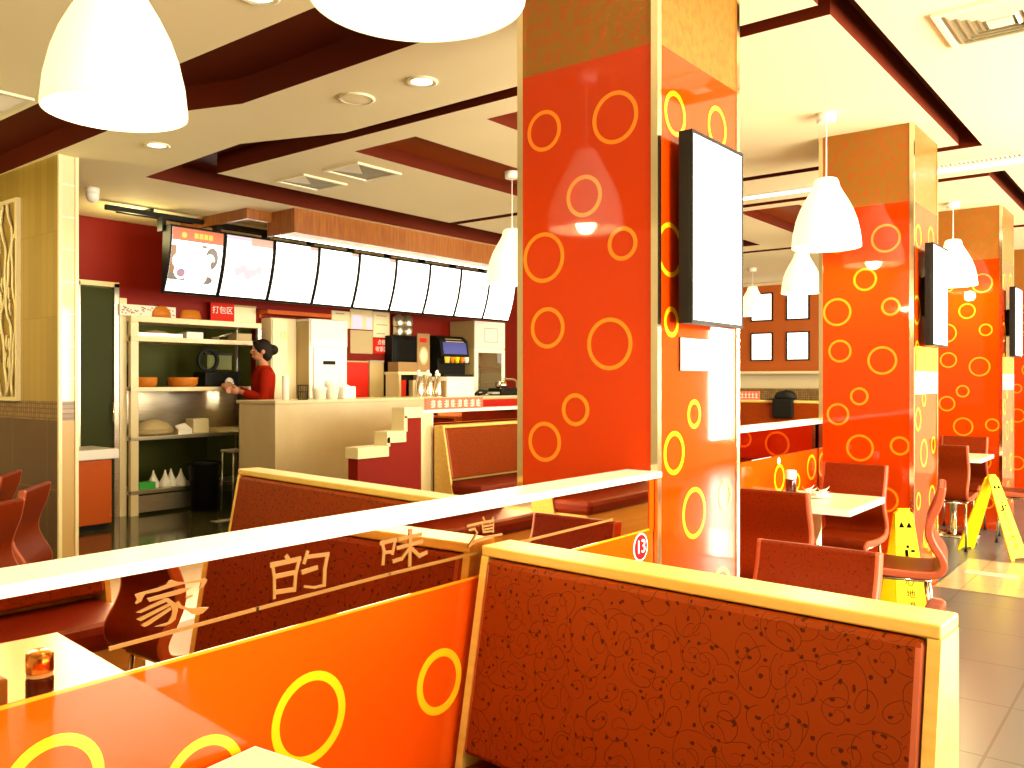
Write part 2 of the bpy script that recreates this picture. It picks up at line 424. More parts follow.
# ------------------------------------------------------------------ ceiling fittings
def vent(name, x0, x1, y0, y1, label, style, group=None):
    t = thing(name, label, 'air vent', ((x0 + x1) / 2, (y0 + y1) / 2, CZ), group=group)
    w = (x1 - x0) / 2; h = (y1 - y0) / 2
    mb = MB()
    for q in ((-w, w, -h, -h + .03), (-w, w, h - .03, h), (-w, -w + .03, -h + .03, h - .03), (w - .03, w, -h + .03, h - .03)):
        mb.box(q[0], q[1], q[2], q[3], -.016, 0, M['vent'], .003)
    mb.build('frame', t)
    mb = MB(); mb.box(-w + .03, w - .03, -h + .03, h - .03, -.004, -.001, M['ventdark']); mb.build('recess', t)
    if style == 'square':
        mb = MB()
        n = 5
        for k in range(n):
            r0 = w - .045 - k * .036; r1 = r0 - .022; s = h / w; zz = -.006 - .004 * k
            if r1 <= 0.02: continue
            for a in range(4):
                c = [(-1, -1), (1, -1), (1, 1), (-1, 1)]
                p = c[a]; q = c[(a + 1) % 4]
                mb.face([(p[0] * r0, p[1] * r0 * s, -.004), (q[0] * r0, q[1] * r0 * s, -.004), (q[0] * r1, q[1] * r1 * s, -.022), (p[0] * r1, p[1] * r1 * s, -.022)], M['vent'])
        mb.box(-.05, .05, -.05 * h / w, .05 * h / w, -.022, -.018, M['vent'])
        mb.build('louvre', t)
    elif style == 'slats':
        mb = MB(); n = int((2 * h - .06) / .03)
        for k in range(n):
            y = -h + .04 + k * .03
            mb.face([(-w + .03, y, -.003), (w - .03, y, -.003), (w - .03, y + .016, -.015), (-w + .03, y + .016, -.015)], M['vent'])
        mb.build('louvre', t)
    else:
        mb = MB()
        for a in range(4):
            c = [(-w + .04, -h + .04), (w - .04, -h + .04), (w - .04, h - .04), (-w + .04, h - .04)]
            p = c[a]; q = c[(a + 1) % 4]
            mb.face([(p[0], p[1], -.004), (q[0], q[1], -.004), (0, 0, -.02)], M['vent'] if a == 3 else M['ventdark'])  # one louvre side pale, three dark: shading set by colour
        mb.build('louvre', t)
    return t
vent('air_vent', 4.165, 4.645, .43, .91, 'square louvred air diffuser in the pale ceiling at top right corner', 'square')
vent('air_vent', 1.72, 2.2, 5.25, 5.9, 'slatted air vent at the left edge beside the big white lamp', 'slats')
vent('air_vent', 4.31, 4.76, 5.49, 5.87, 'square air vent nearer the menu boards, left one of two side by side', 'cross')
vent('air_vent', 4.325, 4.785, 4.875, 5.28, 'square air vent right one of two, next to the brown ceiling recess', 'cross')
vent('air_vent', 7.05, 7.19, .93, 1.55, 'narrow strip vent in the ceiling between second and third columns', 'slats')

t = thing('ceiling_light_strip', 'long thin bright light strip across the ceiling beyond the second column', 'light', (7.27, 0, CZ))
mb = MB(); mb.box(-.03, .03, -1.5, 5.8, -.014, 0, M['white']); mb.build('housing', t)
mb = MB(); mb.box(-.022, .022, -1.48, 5.78, -.03, -.014, M['tube']); mb.build('diffuser', t)

def downlight(x, y, label):
    t = thing('downlight', label, 'ceiling light', (x, y, CZ), group='recessed downlights')
    mb = MB(); mb.lathe([(.058, 0), (.085, 0), (.088, -.008), (.075, -.012), (.058, -.006)], M['vent'], seg=28); mb.build('trim_ring', t)
    mb = MB(); mb.lathe([(.06, -.003), (.04, -.008), (.002, -.010)], M['dlight'], seg=28); mb.build('lens', t)
downlight(3.378, 3.288, 'lit recessed downlight nearest the orange column, right of the round speaker')
downlight(3.16, 5.627, 'lit recessed downlight above the tiled wall end, below the left white lamp')
downlight(2.2, 3.1, 'lit recessed downlight at the top edge between the two big lamps')
t = thing('ceiling_speaker', 'flat round pale ceiling speaker left of a lit downlight', 'speaker', (3.349, 3.781, CZ))
mb = MB(); mb.lathe([(.10, 0), (.105, -.008), (.09, -.014), (.085, -.010)], M['vent'], seg=32); mb.build('rim', t)
mb = MB(); mb.lathe([(.086, -.009), (.05, -.011), (.002, -.012)], M['ceil'], seg=32); mb.build('grille', t)
t = thing('security_camera', 'small white dome camera on ceiling above the red wall', 'camera', (3.53, 7.32, CZ))
mb = MB(); mb.cyl((0, 0, -.05), .055, .05, M['white'], 20); mb.build('mount', t)
mb = MB(); mb.lathe([(.05, -.05), (.052, -.075), (.042, -.105), (.02, -.12), (.001, -.125)], M['white'], seg=20); mb.build('dome', t)

# pendant lamps
def pendant_proto():
    t = thing('pendant_lamp', 'x', 'pendant lamp', (0, 0, CZ), group='white bell pendant lamps')
    mb = MB(); mb.lathe([(.045, -.055), (.056, -.05), (.058, -.0), (.0, 0)], M['white'], seg=24, cap0=True); mb.build('ceiling_cup', t)
    mb = MB(); mb.tube([(0, 0, -.05), (0, 0, -.47)], .004, M['white'], 6); mb.build('cord', t)
    mb = MB()
    prof = [(.062, -.455), (.072, -.47), (.078, -.50), (.095, -.535), (.125, -.585), (.155, -.645), (.178, -.71), (.195, -.785), (.203, -.86), (.203, -.875)]
    inner = [(r - .006, z) for r, z in prof[::-1]]
    mb.lathe(prof + inner, M['shade'], seg=48, cap0=False)
    mb.lathe([(.0005, -.45), (.05, -.45), (.064, -.456), (.058, -.466), (.0005, -.462)], M['shade'], seg=32)
    mb.build('lamp_shade', t)
    mb = MB(); mb.lathe([(.02, -.46), (.02, -.56), (.03, -.60), (.042, -.66), (.036, -.70), (.018, -.725), (.001, -.73)], M['bulb'], seg=20, cap0=True); mb.build('bulb', t)
    return t
PEND = [((1.29, 2.53), 'big white bell lamp at top left, whole shade visible against the dark slot'),
        ((1.162, 1.142), 'largest white bell lamp, cut off by the top edge of the photo'),
        ((5.33, 1.75), 'white bell lamp hanging just in front of the second orange column'),
        ((8.80, 3.14), 'white bell lamp directly below and behind the lamp at the second column'),
        ((8.72, 1.71), 'white bell lamp in front of the third orange column'),
        ((5.29, 4.17), 'white bell lamp half hidden behind the left edge of the nearest column'),
        ((12.0, 5.0), 'smallest white bell lamp in front of the red end wall, beside the nearest column')]
proto = None
DROP = [.045, -.04, .055, .14, .11, 0, .18]
for ((x, y), lab), dz in zip(PEND, DROP):
    if proto is None:
        proto = pendant_proto(); proto.location = (x, y, CZ); proto['label'] = lab; r = proto
    else:
        r = dup(proto, (x, y, CZ), 0, lab)
    if True:
        for ch in r.children:
            if ch.name.startswith(('lamp_shade', 'bulb')): ch.location.z = dz
            if ch.name.startswith('cord'): ch.scale.z = (.47 - dz) / .47

# ------------------------------------------------------------------ columns
LEFT_RINGS = [(.47, 2.32, .078), (.165, 2.312, .094), (.293, 2.056, .077), (.135, 1.871, .061), (.472, 1.852, .095), (.454, 1.592, .078), (.187, 1.526, .094),
              (.33, 1.293, .061), (.467, 1.172, .076), (.326, .955, .09), (.08, .98, .063), (.168, .63, .084), (.43, .62, .06), (.33, .36, .09), (.12, .25, .06)]
RIGHT_RINGS = [(.127, 2.323, .08), (.465, 2.353, .083), (.09, 1.847, .096), (.10, 1.60, .055), (.273, 1.277, .055), (.12, 1.147, .078), (.536, .958, .061),
               (.273, .921, .095), (.50, .60, .09), (.13, .62, .06), (.33, .36, .075), (.55, .25, .055)]
CWX, CWY, GZ = .66, .588, 2.535
def column_proto():
    t = thing('column', 'x', 'column', (0, 0, 0), group='orange ringed columns down the room')
    e = .022
    mb = MB(); mb.box(0, .02, e, CWY - e, 0, GZ, M['redglass'])
    for o, z, r in LEFT_RINGS: mb.ring((0, o, z), 'X', r - .0165, r - .002, .0015, M['ring'])
    mb.build('ringed_panel', t)
    mb = MB(); mb.box(e, CWX - e, 0, .02, 0, GZ, M['redglass'])
    for o, z, r in RIGHT_RINGS: mb.ring((o, 0, z), 'Y', r - .0185, r - .002, .0015, M['ring_lit'])
    mb.build('ringed_panel', t)
    mb = MB(); mb.box(CWX - .02, CWX, e, CWY - e, 0, GZ, M['redglass']); mb.build('plain_panel', t)
    mb = MB(); mb.box(e, CWX - e, CWY - .02, CWY, 0, GZ, M['redglass']); mb.build('plain_panel', t)
    for q in ((.002, .02, e, CWY - e), (e, CWX - e, .002, .02), (CWX - .02, CWX - .002, e, CWY - e), (e, CWX - e, CWY - .02, CWY - .002)):
        mb = MB(); mb.box(*q, GZ, CZ, M['gold']); mb.build('damask_panel', t)
    for (x, y, sx, sy) in ((0, 0, 1, 1), (0, CWY, 1, -1), (CWX, 0, -1, 1), (CWX, CWY, -1, -1)):
        mb = MB()
        p = [(-.004, -.004), (e, -.004), (e, .004), (.004, .004), (.004, e), (-.004, e)]
        p = [(x + sx * a, y + sy * b) for a, b in p]
        if sx * sy < 0: p = p[::-1]
        mb.prism(p, 0, CZ, M['chrome'])
        mb.build('corner_trim', t)
    return t
COLX = [2.568, 5.834, 9.10, 12.37]
COLLAB = ['nearest and largest orange ringed column in the centre, with gold damask top',
          'second orange ringed column, standing behind the table with the sauce bottle',
          'third orange ringed column, beyond the spread yellow floor sign',
          'farthest orange ringed column, a sliver at the right edge']
cp = None
for x, lab in zip(COLX, COLLAB):
    if cp is None:
        cp = column_proto(); cp.location = (x, 1.404, 0); cp['label'] = lab
    else:
        dup(cp, (x, 1.372, 0), 0, lab)

# lit screens and notices on the columns
def screen_proto():
    t = thing('wall_screen', 'x', 'screen', (0, 0, 0), group='lit white screens on the columns')
    mb = MB()
    mb.box(0, .42, -.085, -.038, 0, .655, M['blackm'], .004); mb.build('case', t)
    mb = MB(); mb.box(.12, .30, -.04, 0, .2, .45, M['black']); mb.build('wall_mount', t)
    mb = MB()
    mb.box(.0, .42, -.09, -.0855, 0, .012, M['black']); mb.box(.0, .42, -.09, -.0855, .643, .655, M['black'])
    mb.box(.0, .012, -.09, -.0855, .012, .643, M['black']); mb.box(.408, .42, -.09, -.0855, .012, .643, M['black']); mb.build('bezel', t)
    mb = MB(); mb.box(.013, .407, -.088, -.0856, .013, .642, M['screen']); mb.build('display', t)
    return t
sp = screen_proto(); sp.location = (2.645, 1.404, 1.592); sp['label'] = 'large white lit screen in black frame on the nearest column'
dup(sp, (5.93, 1.366, 1.62), 0, 'white lit screen seen edge-on, mounted on the second column')
dup(sp, (9.2, 1.366, 1.62), 0, 'white lit screen on the third column at the right edge')
t = thing('notice_card', 'white notice card in dark edge, below the screen on the nearest column', 'notice', (2.725, 1.4035, 1.435))
mb = MB(); mb.box(-.004, .304, -.005, 0, -.004, .116, M['blackm']); mb.build('backing', t)
mb = MB(); mb.box(0, .3, -.008, -.005, 0, .112, M['paper']); mb.build('card', t)
t = thing('notice_card', 'bright yellow notice above a white one on the second column', 'notice', (5.87, 1.3715, 1.32))
mb = MB(); mb.box(.02, .58, -.006, 0, .135, .295, M['yellow']); mb.build('yellow_card', t)
mb = MB(); mb.box(0, .6, -.005, 0, -.01, .134, M['paper']); mb.build('white_card', t)
t = thing('notice_card', 'small orange and white notice under the screen on the third column', 'notice', (9.14, 1.3715, 1.32))
mb = MB(); mb.box(.02, .58, -.006, 0, .135, .295, M['ring_lit']); mb.build('yellow_card', t)
mb = MB(); mb.box(0, .6, -.005, 0, -.01, .134, M['paper']); mb.build('white_card', t)

# ------------------------------------------------------------------ partitions
JIA=[[(0.754,1.034),(0.762,1.035),(0.794,1.037),(0.811,1.04),(0.816,1.046),(0.823,1.046),(0.833,1.041),(0.844,1.038),(0.889,1.037),(0.892,1.034),(0.889,1.028),(0.881,1.02),(0.876,1.022),(0.88,1.032),(0.844,1.035),(0.825,1.034),(0.796,1.031),(0.773,1.031),(0.768,1.025),(0.766,1.02),(0.757,1.017),(0.754,1.019),(0.758,1.025),(0.755,1.031)],[(0.776,1.023),(0.84,1.027),(0.861,1.026),(0.854,1.023),(0.84,1.019),(0.78,1.016)],[(0.756,1.003),(0.807,1.016),(0.816,1.015),(0.829,1.004),(0.834,0.995),(0.829,0.975),(0.82,0.97),(0.807,0.968),(0.79,0.971),(0.814,0.973),(0.821,0.982),(0.823,0.992),(0.82,1.001),(0.812,1.01),(0.764,1.0)],[(0.757,0.991),(0.816,1.006),(0.82,1.002),(0.764,0.986)],[(0.765,0.979),(0.819,0.999),(0.821,0.994),(0.778,0.976),(0.771,0.975)],[(0.827,1.003),(0.835,1.007),(0.84,0.998),(0.852,0.991),(0.863,0.988),(0.895,0.983),(0.883,0.975),(0.871,0.974),(0.861,0.978),(0.852,0.986),(0.833,0.995)],[(0.848,1.011),(0.863,1.012),(0.861,1.009),(0.85,1.007)]]
DE=[([(1.035,1.039),(1.039,1.011),(1.039,0.972)],0.0035),([(1.033,1.037),(1.1,1.038)],0.005),([(1.068,1.048),(1.076,1.037)],0.0045),([(1.099,1.038),(1.09,1.009),(1.087,0.977)],0.004),([(1.04,1.013),(1.089,1.013)],0.0045),([(1.04,0.982),(1.087,0.979)],0.0045),([(1.119,1.049),(1.111,1.029)],0.004),([(1.118,1.039),(1.173,1.036)],0.004),([(1.171,1.036),(1.164,1.007),(1.162,0.974)],0.0045),([(1.163,0.973),(1.138,0.973),(1.112,0.98)],0.0025),([(1.108,1.01),(1.142,1.013)],0.0045)]
WEI=[([(1.326,1.039),(1.332,1.018),(1.329,0.99)],0.0045),([(1.322,1.036),(1.37,1.038)],0.004),([(1.366,1.038),(1.358,1.008)],0.004),([(1.332,1.014),(1.359,1.012)],0.0035),([(1.379,1.037),(1.449,1.039)],0.004),([(1.374,1.018),(1.453,1.021)],0.004),([(1.415,1.052),(1.413,1.021),(1.412,0.973)],0.005),([(1.407,1.009),(1.387,0.992),(1.361,0.99)],0.004),([(1.42,1.009),(1.444,0.989),(1.467,0.993)],0.0045)]
DAO=[([(1.615,1.036),(1.664,1.037),(1.717,1.037)],0.003),([(1.675,1.05),(1.683,1.037)],0.0025),([(1.714,1.045),(1.703,1.033)],0.002),([(1.671,1.033),(1.675,1.013)],0.0025),([(1.716,1.029),(1.714,1.007)],0.0025),([(1.674,1.026),(1.716,1.026)],0.002),([(1.675,1.018),(1.716,1.018)],0.002),([(1.675,1.012),(1.716,1.01)],0.002),([(1.621,1.025),(1.643,1.025)],0.0025),([(1.642,1.024),(1.651,1.014),(1.637,1.0),(1.619,0.984)],0.0025),([(1.619,0.984),(1.646,0.994),(1.692,0.998),(1.75,0.996)],0.0025)]
t = thing('booth_partition', 'low partition with white top rail, bronze mirror with gold characters and orange glass panel', 'partition', (0, 0, 0))
mb = MB(); mb.box(-1.2, 2.56, 1.38, 1.518, 1.075, 1.095, M['rail'], .004); mb.build('top_rail', t)
mb = MB(); mb.box(-1.2, 2.53, 1.415, 1.43, .905, 1.074, M['mirror']); mb.build('mirror_band', t)
mb = MB(); mb.box(-1.2, 2.56, 1.415, 1.47, 0, .902, M['redglass_lit'])
for x, z, r in ((1.126, .708, .094), (1.514, .676, .078), (.62, .755, .082), (.885, .665, .084), (.25, .70, .09), (1.32, .42, .09), (1.95, .60, .09), (2.2, .40, .07), (.75, .38, .085)):
    mb.ring((x, 1.415, z), 'Y', r - .019, r, .0012, M['ring_lit'])
mb.build('orange_panel', t)
mb = MB(); mb.box(2.53, 2.56, 1.412, 1.43, .9, 1.074, M['redglass_lit']); mb.build('end_strip', t)
mb = MB(); mb.box(-1.2, 2.53, 1.413, 1.432, .900, .906, M['ring']); mb.build('panel_edge', t)
GOLDL = mat('gold_lettering', (.20, .083, .007), .45, spec=.2)
mb = MB(); mb.strokeXZ([(.712, .952), (1.0, .958), (1.35, .963), (2.3, .965)], .0036, 1.4148, .001, GOLDL); mb.build('gold_line', t)
mb = MB()
for q, p in enumerate(JIA): mb.polyXZ(p, 1.4148, .0010 + .00012 * q, GOLDL)
mb.build('character', t)
for S in (DE, WEI, DAO):
    mb = MB()
    for q, (pl, w) in enumerate(S): mb.strokeXZ(pl, w, 1.4148, .0010 + .00012 * q, GOLDL, .00005)
    mb.build('character', t)
STK = mat('crimson_sticker', (.26, .010, .012), .9, spec=0.0)
NUM = mat('white_numerals', (.9, .88, .82), .9, spec=0.0)
mb = MB(); mb.disc((2.475, 1.4148, .852), 'Y', .046, .001, NUM, 36); mb.disc((2.475, 1.4135, .852), 'Y', .041, .0006, STK, 36)
s13 = mb.build('number_sticker', t); s13['label'] = 'round crimson table number sticker reading 13'
text_mesh('13', .062, NUM, 'numerals', s13, (2.475, 1.4125, .852), R90, .0006)

t = thing('booth_partition', 'partition between nearest and second columns, dark mirror reflecting rings above orange glass', 'partition', (0, 0, 0))
mb = MB(); mb.box(3.24, 6.2, 1.955, 2.085, 1.105, 1.13, M['rail'], .004); mb.build('top_rail', t)
mb = MB(); mb.box(3.24, 6.2, 1.975, 1.99, .94, 1.104, M['mirror_dark']); mb.build('mirror_band', t)
mb = MB(); mb.box(3.24, 6.2, 1.975, 2.03, 0, .936, M['redglass_lit'])
for x, z, r in ((5.15, .80, .085), (5.45, .75, .055), (5.72, .82, .085), (4.55, .6, .09), (5.3, .42, .09), (4.0, .7, .08), (4.85, .35, .07), (3.6, .5, .09)):
    mb.ring((x, 1.975, z), 'Y', r - .019, r, .0012, M['ring_lit'])
mb.build('orange_panel', t)
mb = MB(); mb.disc((5.14, 1.9745, .905), 'Y', .022, .001, M['white'], 24); mb.build('number_sticker', t)

t = thing('booth_partition', 'pale railed partition in front of the counter with tan end post', 'partition', (0, 0, 0))
mb = MB(); mb.box(5.64, 10.2, 5.5, 5.66, 1.095, 1.125, M['rail'], .004); mb.build('top_rail', t)
mb = MB(); mb.box(5.82, 10.2, 5.56, 5.58, .96, 1.094, M['mirror_dark']); mb.build('mirror_band', t)
mb = MB(); mb.box(5.82, 10.2, 5.56, 5.62, 0, .955, M['redglass_lit']); mb.build('orange_panel', t)
mb = MB(); mb.box(5.65, 5.80, 5.52, 5.65, 0, 1.094, M['cream'], .003); mb.build('end_post', t)
mb = MB(); mb.box(5.80, 5.815, 5.515, 5.65, 0, 1.094, M['rail']); mb.build('white_edge', t)
STR = mat('pink_red_strip', (.70, .13, .07), .5)
def promo(x0, x1, y, z, label):
    t = thing('sign_strip', label, 'sign', (x0, y, z))
    mb = MB(); w = x1 - x0; mb.box(0, w, -.006, .006, 0, .105, STR); mb.build('board', t)
    mb = MB()
    for k in range(8):
        cx = .10 + k * (w - .17) / 7
        mb.box(cx - .026, cx + .026, -.009, -.0062, .018, .030, M['white']); mb.box(cx - .030, cx + .030, -.009, -.0062, .042, .052, M['white'])
        mb.box(cx - .024, cx + .024, -.009, -.0062, .066, .076, M['white']); mb.box(cx - .007, cx + .007, -.009, -.0062, .014, .088, M['white'])
        if k % 2: mb.box(cx - .030, cx - .020, -.009, -.0062, .02, .08, M['white'])
        else: mb.box(cx + .018, cx + .028, -.009, -.0062, .03, .085, M['white'])
    mb.build('lettering', t)
promo(5.72, 6.54, 5.53, 1.126, 'pinkish red strip sign with white characters standing on the rail before the counter')

t = thing('stepped_divider', 'stepped low wall with cream caps and dark red face before the counter', 'divider', (0, 0, 0))
mb = MB(); mb.box(4.88, 5.22, 5.50, 5.62, 0, .735, M['redwall']); mb.box(5.22, 5.43, 5.50, 5.62, 0, .85, M['redwall']); mb.box(5.43, 5.64, 5.50, 5.62, 0, 1.06, M['redwall']); mb.build('body', t)
mb = MB()
for q in ((4.865, 5.22, .735, .83), (5.20, 5.43, .85, .95), (5.41, 5.64, 1.06, 1.155), (5.195, 5.235, .82, .90), (5.405, 5.445, .94, 1.08)):
    mb.box(q[0], q[1], 5.48, 5.64, q[2], q[3], M['cream'])
mb.build('cap', t)
# ------------------------------------------------------------------ booths
def booth(L, loc, rz, label, top=.985, fab='vine', seat=True, group='high backed booth seats', both=False):
    t = thing('booth_seat', label, 'booth', loc, rz, group)
    def lean(mb):
        for v in mb.bm.verts:
            if v.co.x < -.021 and v.co.z < top - .027: v.co.x -= .19 * (top - .026 - v.co.z)
    mb = MB()
    mb.box(-.050, .058, 0, L, top - .026, top, M['wood'], .004)
    mb.box(-.050, .058, 0, .022, .06, top - .026, M['wood'])
    mb.box(-.050, .058, L - .022, L, .06, top - .026, M['wood'])
    lean(mb)
    mb.box(-.020, .052, .022, L - .022, .06, top - .026, M['wood'])
    mb.build('frame', t)
    def cushion(s, nm):
        mb = MB()
        x0, x1 = (-.059, -.0215) if s < 0 else (.053, .076)
        mb.box(x0, x1, .026, L - .026, .50, top - .030, M[fab], .012)
        for f in mb.bm.faces:
            c = f.calc_center_median()
            if c.y < .034 or c.y > L - .034: f.material_index = mb.mi(M['piping'])
        if s < 0: lean(mb)
        mb.build(nm, t)
    cushion(-1, 'back_cushion')
    if both: cushion(1, 'back_cushion')
    if seat:
        mb = MB(); mb.box(-.50, -.034, .01, L - .01, .36, .47, M['maroon'], .035); mb.build('seat_cushion', t)
        mb = MB(); mb.box(-.46, -.034, .02, L - .02, .06, .36, M['wood']); mb.build('seat_box', t)
    mb = MB(); mb.box(-.42, .05, .03, L - .03, 0, .06, M['black']); mb.build('plinth', t)
    return t
booth(1.068, (1.640, .327, 0), math.radians(-3.1), 'large red vine-patterned booth back with yellow wood top in the right foreground', both=True)
booth(1.93, (2.205, 1.57, 0), math.radians(-6.2), 'dark red booth back with cream wood top just behind the white rail, left of centre')
booth(2.05, (7.82, 5.40, 0), PI / 2, 'orange-red booth back with wood top under the rail sign, left of the nearest column')
booth(2.6, (9.5, 2.75, 0), 0, 'dark red booth far back between first and second columns, black bag on its ledge', top=1.17)
booth(1.9, (7.35, 2.65, 0), 0, 'low red booth with cream top just above the second rail, between the columns')
booth(1.1, (.72, -.92, 0), -PI / 2, 'dark booth across the aisle, seen only in the left part of the bronze mirror')
booth(1.5, (3.4, -1.25, 0), -PI / 2, 'booth across the aisle by the windows, seen only in mirrors, nearer one')
booth(1.5, (5.5, -1.25, 0), -PI / 2, 'booth across the aisle by the windows, seen only in mirrors, farther one')

# ------------------------------------------------------------------ chairs
def chair_proto():
    t = thing('dining_chair', 'x', 'chair', (0, 0, 0), group='s-shaped red dining chairs')
    prof = [(-.055, .865), (-.052, .84), (-.038, .78), (-.012, .715), (.004, .66), (.0, .61), (-.022, .56), (-.050, .515), (-.062, .475), (-.048, .438), (-.005, .420), (.07, .416), (.17, .418), (.27, .424), (.345, .428), (.385, .418), (.405, .395)]
    P = [Vector(p) for p in prof]
    # smooth
    Q = []
    for i in range(len(P) - 1):
        p0 = P[max(i - 1, 0)]; p1 = P[i]; p2 = P[i + 1]; p3 = P[min(i + 2, len(P) - 1)]
        for k in range(3):
            u = k / 3
            Q.append(.5 * ((2 * p1) + (p2 - p0) * u + (2 * p0 - 5 * p1 + 4 * p2 - p3) * u * u + (3 * p1 - p0 - 3 * p2 + p3) * u ** 3))
    Q.append(P[-1])
    def loop(h):
        A = []; B = []
        for i, q in enumerate(Q):
            d = (Q[min(i + 1, len(Q) - 1)] - Q[max(i - 1, 0)]).normalized(); n = Vector((-d.y, d.x))
            w = h * (1 if 0 < i < len(Q) - 1 else .6)
            A.append(q + n * w); B.append(q - n * w)
        return A + B[::-1]
    W = .195
    big = loop(.019); small = loop(.012)
    mb = MB(); bm = mb.bm
    n = len(big)
    rows = [[bm.verts.new((p.x, y, p.y)) for p in big] for y in (-W + .012, -.07, .07, W - .012)]
    for a, b in zip(rows, rows[1:]):
        for k in range(n):
            f = bm.faces.new([a[k], a[(k + 1) % n], b[(k + 1) % n], b[k]]); f.material_index = mb.mi(M['vine2']); f.smooth = True
    mb.build('seat_shell', t)
    for s in (-1, 1):
        mb = MB(); bm = mb.bm
        r0 = [bm.verts.new((p.x, s * (W - .012), p.y)) for p in big]; r1 = [bm.verts.new((p.x, s * (W - .002), p.y)) for p in big]
        r2 = [bm.verts.new((p.x, s * (W + .004), p.y)) for p in small]
        for a, b in ((r0, r1), (r1, r2)):
            for k in range(n):
                f = bm.faces.new([a[k], a[(k + 1) % n], b[(k + 1) % n], b[k]]); f.material_index = mb.mi(M['piping']); f.smooth = True
        h = n // 2
        for k in range(h - 1):
            f = bm.faces.new([r2[k], r2[k + 1], r2[n - 2 - k], r2[n - 1 - k]]); f.material_index = mb.mi(M['piping'])
        mb.build('side_edge', t)
    mb = MB(); mb.tube([(.0, -.165, .388), (.33, -.165, .388), (.33, .165, .388), (.0, .165, .388), (.0, -.165, .388)], .010, M['chrome']); mb.build('seat_frame', t)
    for x, y, dx in ((.02, -.165, -.05), (.02, .165, -.05), (.32, -.165, .03), (.32, .165, .03)):
        mb = MB(); mb.tube([(x, y, .385), (x + dx, y * 1.06, .012)], .010, M['chrome']); mb.cyl((x + dx, y * 1.06, 0), .014, .014, M['black'], 12); mb.build('leg', t)
    return t
CH = [((4.10, 1.61, 0), 0.06, 'red chair with its back to the camera, near side of the sauce bottle table'),
      ((2.74, .945, 0), PI, 'red chair back rising just behind the yellow-topped foreground booth'),
      ((4.86, 1.06, 0), PI / 2 + .2, 's-shaped red chair seen from the side at the aisle end of the sauce bottle table'),
      ((2.10, .52, 0), PI / 2 + .1, 'red chair mostly hidden past the right end of the foreground booth'),
      ((5.62, 1.68, 0), PI, 'dark red chair behind the sauce bottle table, against the second column'),
      ((7.83, 1.61, 0), 0, 'maroon chair back at the far table, left of the spread yellow sign'),
      ((8.62, .98, 0), PI / 2 + .1, 'side-on chair at the far table, cut by the right edge of the photo'),
      ((9.03, 1.68, 0), PI, 'chair beyond the far table in front of the third column'),
      ((1.88, 4.62, 0), 2.45, 'dark red curved chair at the left edge, its wavy side towards the tiled wall'),
      ((2.05, 5.37, 0), 2.5, 'farthest of the dark red chairs at the left edge, closest to the lattice wall'),
      ((1.50, 4.10, 0), 2.2, 'nearest red chair at the left edge, just above the white rail'),
      ((1.64, -.13, 0), 0, 'red chair seen only in the bronze mirror, at a white table')]
p0 = None
for loc, rz, lab in CH:
    if p0 is None:
        p0 = chair_proto(); p0.location = loc; p0.rotation_euler = (0, 0, rz); p0['label'] = lab
    else:
        dup(p0, loc, rz, lab)

# ------------------------------------------------------------------ tables
def table(x0, x1, y0, y1, label, h=.72, rz=0.0, group='white edged dining tables'):
    cx, cy = (x0 + x1) / 2, (y0 + y1) / 2; w, d = (x1 - x0) / 2, (y1 - y0) / 2
    t = thing('dining_table', label, 'table', (cx, cy, 0), rz, group)
    mb = MB(); mb.box(-w + .004, w - .004, -d + .004, d - .004, h - .035, h, M['tabletop'], .002); mb.build('table_top', t)
    mb = MB()
    for q in ((-w, w, -d, -d + .006), (-w, w, d - .006, d), (-w, -w + .006, -d + .006, d - .006), (w - .006, w, -d + .006, d - .006)):
        mb.box(*q, h - .036, h - .001, M['tedge'])
    mb.build('edge_band', t)
    mb = MB(); mb.cyl((0, 0, .03), .03, h - .065, M['chrome'], 20); mb.build('pedestal', t)
    mb = MB(); mb.lathe([(.22, 0), (.22, .012), (.10, .03), (.03, .045)], M['chrome'], seg=32, cap0=True); mb.build('base', t)
    return t
table(4.62, 5.27, 1.395, 1.965, 'white table with sauce bottle and napkins in front of the second column')
table(8.30, 8.92, 1.41, 1.96, 'white table in front of the third column, past the spread yellow floor sign')
table(1.86, 2.42, .80, 1.37, 'table hidden behind the foreground booth')
table(.34, 1.04, .33, 1.37, 'white table corner at the bottom edge, its reflection filling the mirror', h=.702, rz=.10)
table(2.02, 2.66, -.45, .22, 'white table seen only in the bronze mirror')

def bottle(loc, label, capm, r=.027, h=.085):
    t = thing('sauce_bottle', label, 'bottle', loc, group='dark sauce bottles on tables')
    mb = MB(); mb.lathe([(r * .9, 0), (r, .006), (r, h - .008), (r * .92, h)], M['sauce'], seg=24, cap0=True, cap1=True); mb.build('body', t)
    mb = MB(); mb.lathe([(r * .94, h), (r * .94, h + .008)], M['white'], seg=24); mb.build('collar', t)
    mb = MB(); mb.lathe([(r * .98, h + .008), (r, h + .012), (r * .98, h + .046), (r * .7, h + .052), (.001, h + .053)], capm, seg=24); mb.build('cap', t)
    return t
bottle((.795, .955, .702), 'brown sauce bottle with amber cap, reflected at lower left', M['copper'])
bottle((4.98, 1.84, .72), 'dark sauce bottle with pale cap on the table before the second column', M['white'], r=.032, h=.10)
t = thing('napkin_box', 'dark brown napkin box reflected at the far lower left edge', 'box', (.70, .90, .702))
mb = MB(); mb.box(-.05, .03, -.07, .07, 0, .10, M['brownbox'], .006); mb.build('box', t)
mb = MB(); mb.face([(-.03, -.03, .1005), (.015, -.03, .1005), (.015, .03, .1005), (-.03, .03, .1005)], M['paper']); mb.box(-.02, .005, -.025, .025, .10, .118, M['paper']); mb.build('napkin', t)
t = thing('napkin_dish', 'crumpled white napkins in a dish on the sauce bottle table', 'dish', (5.0, 1.70, .72))
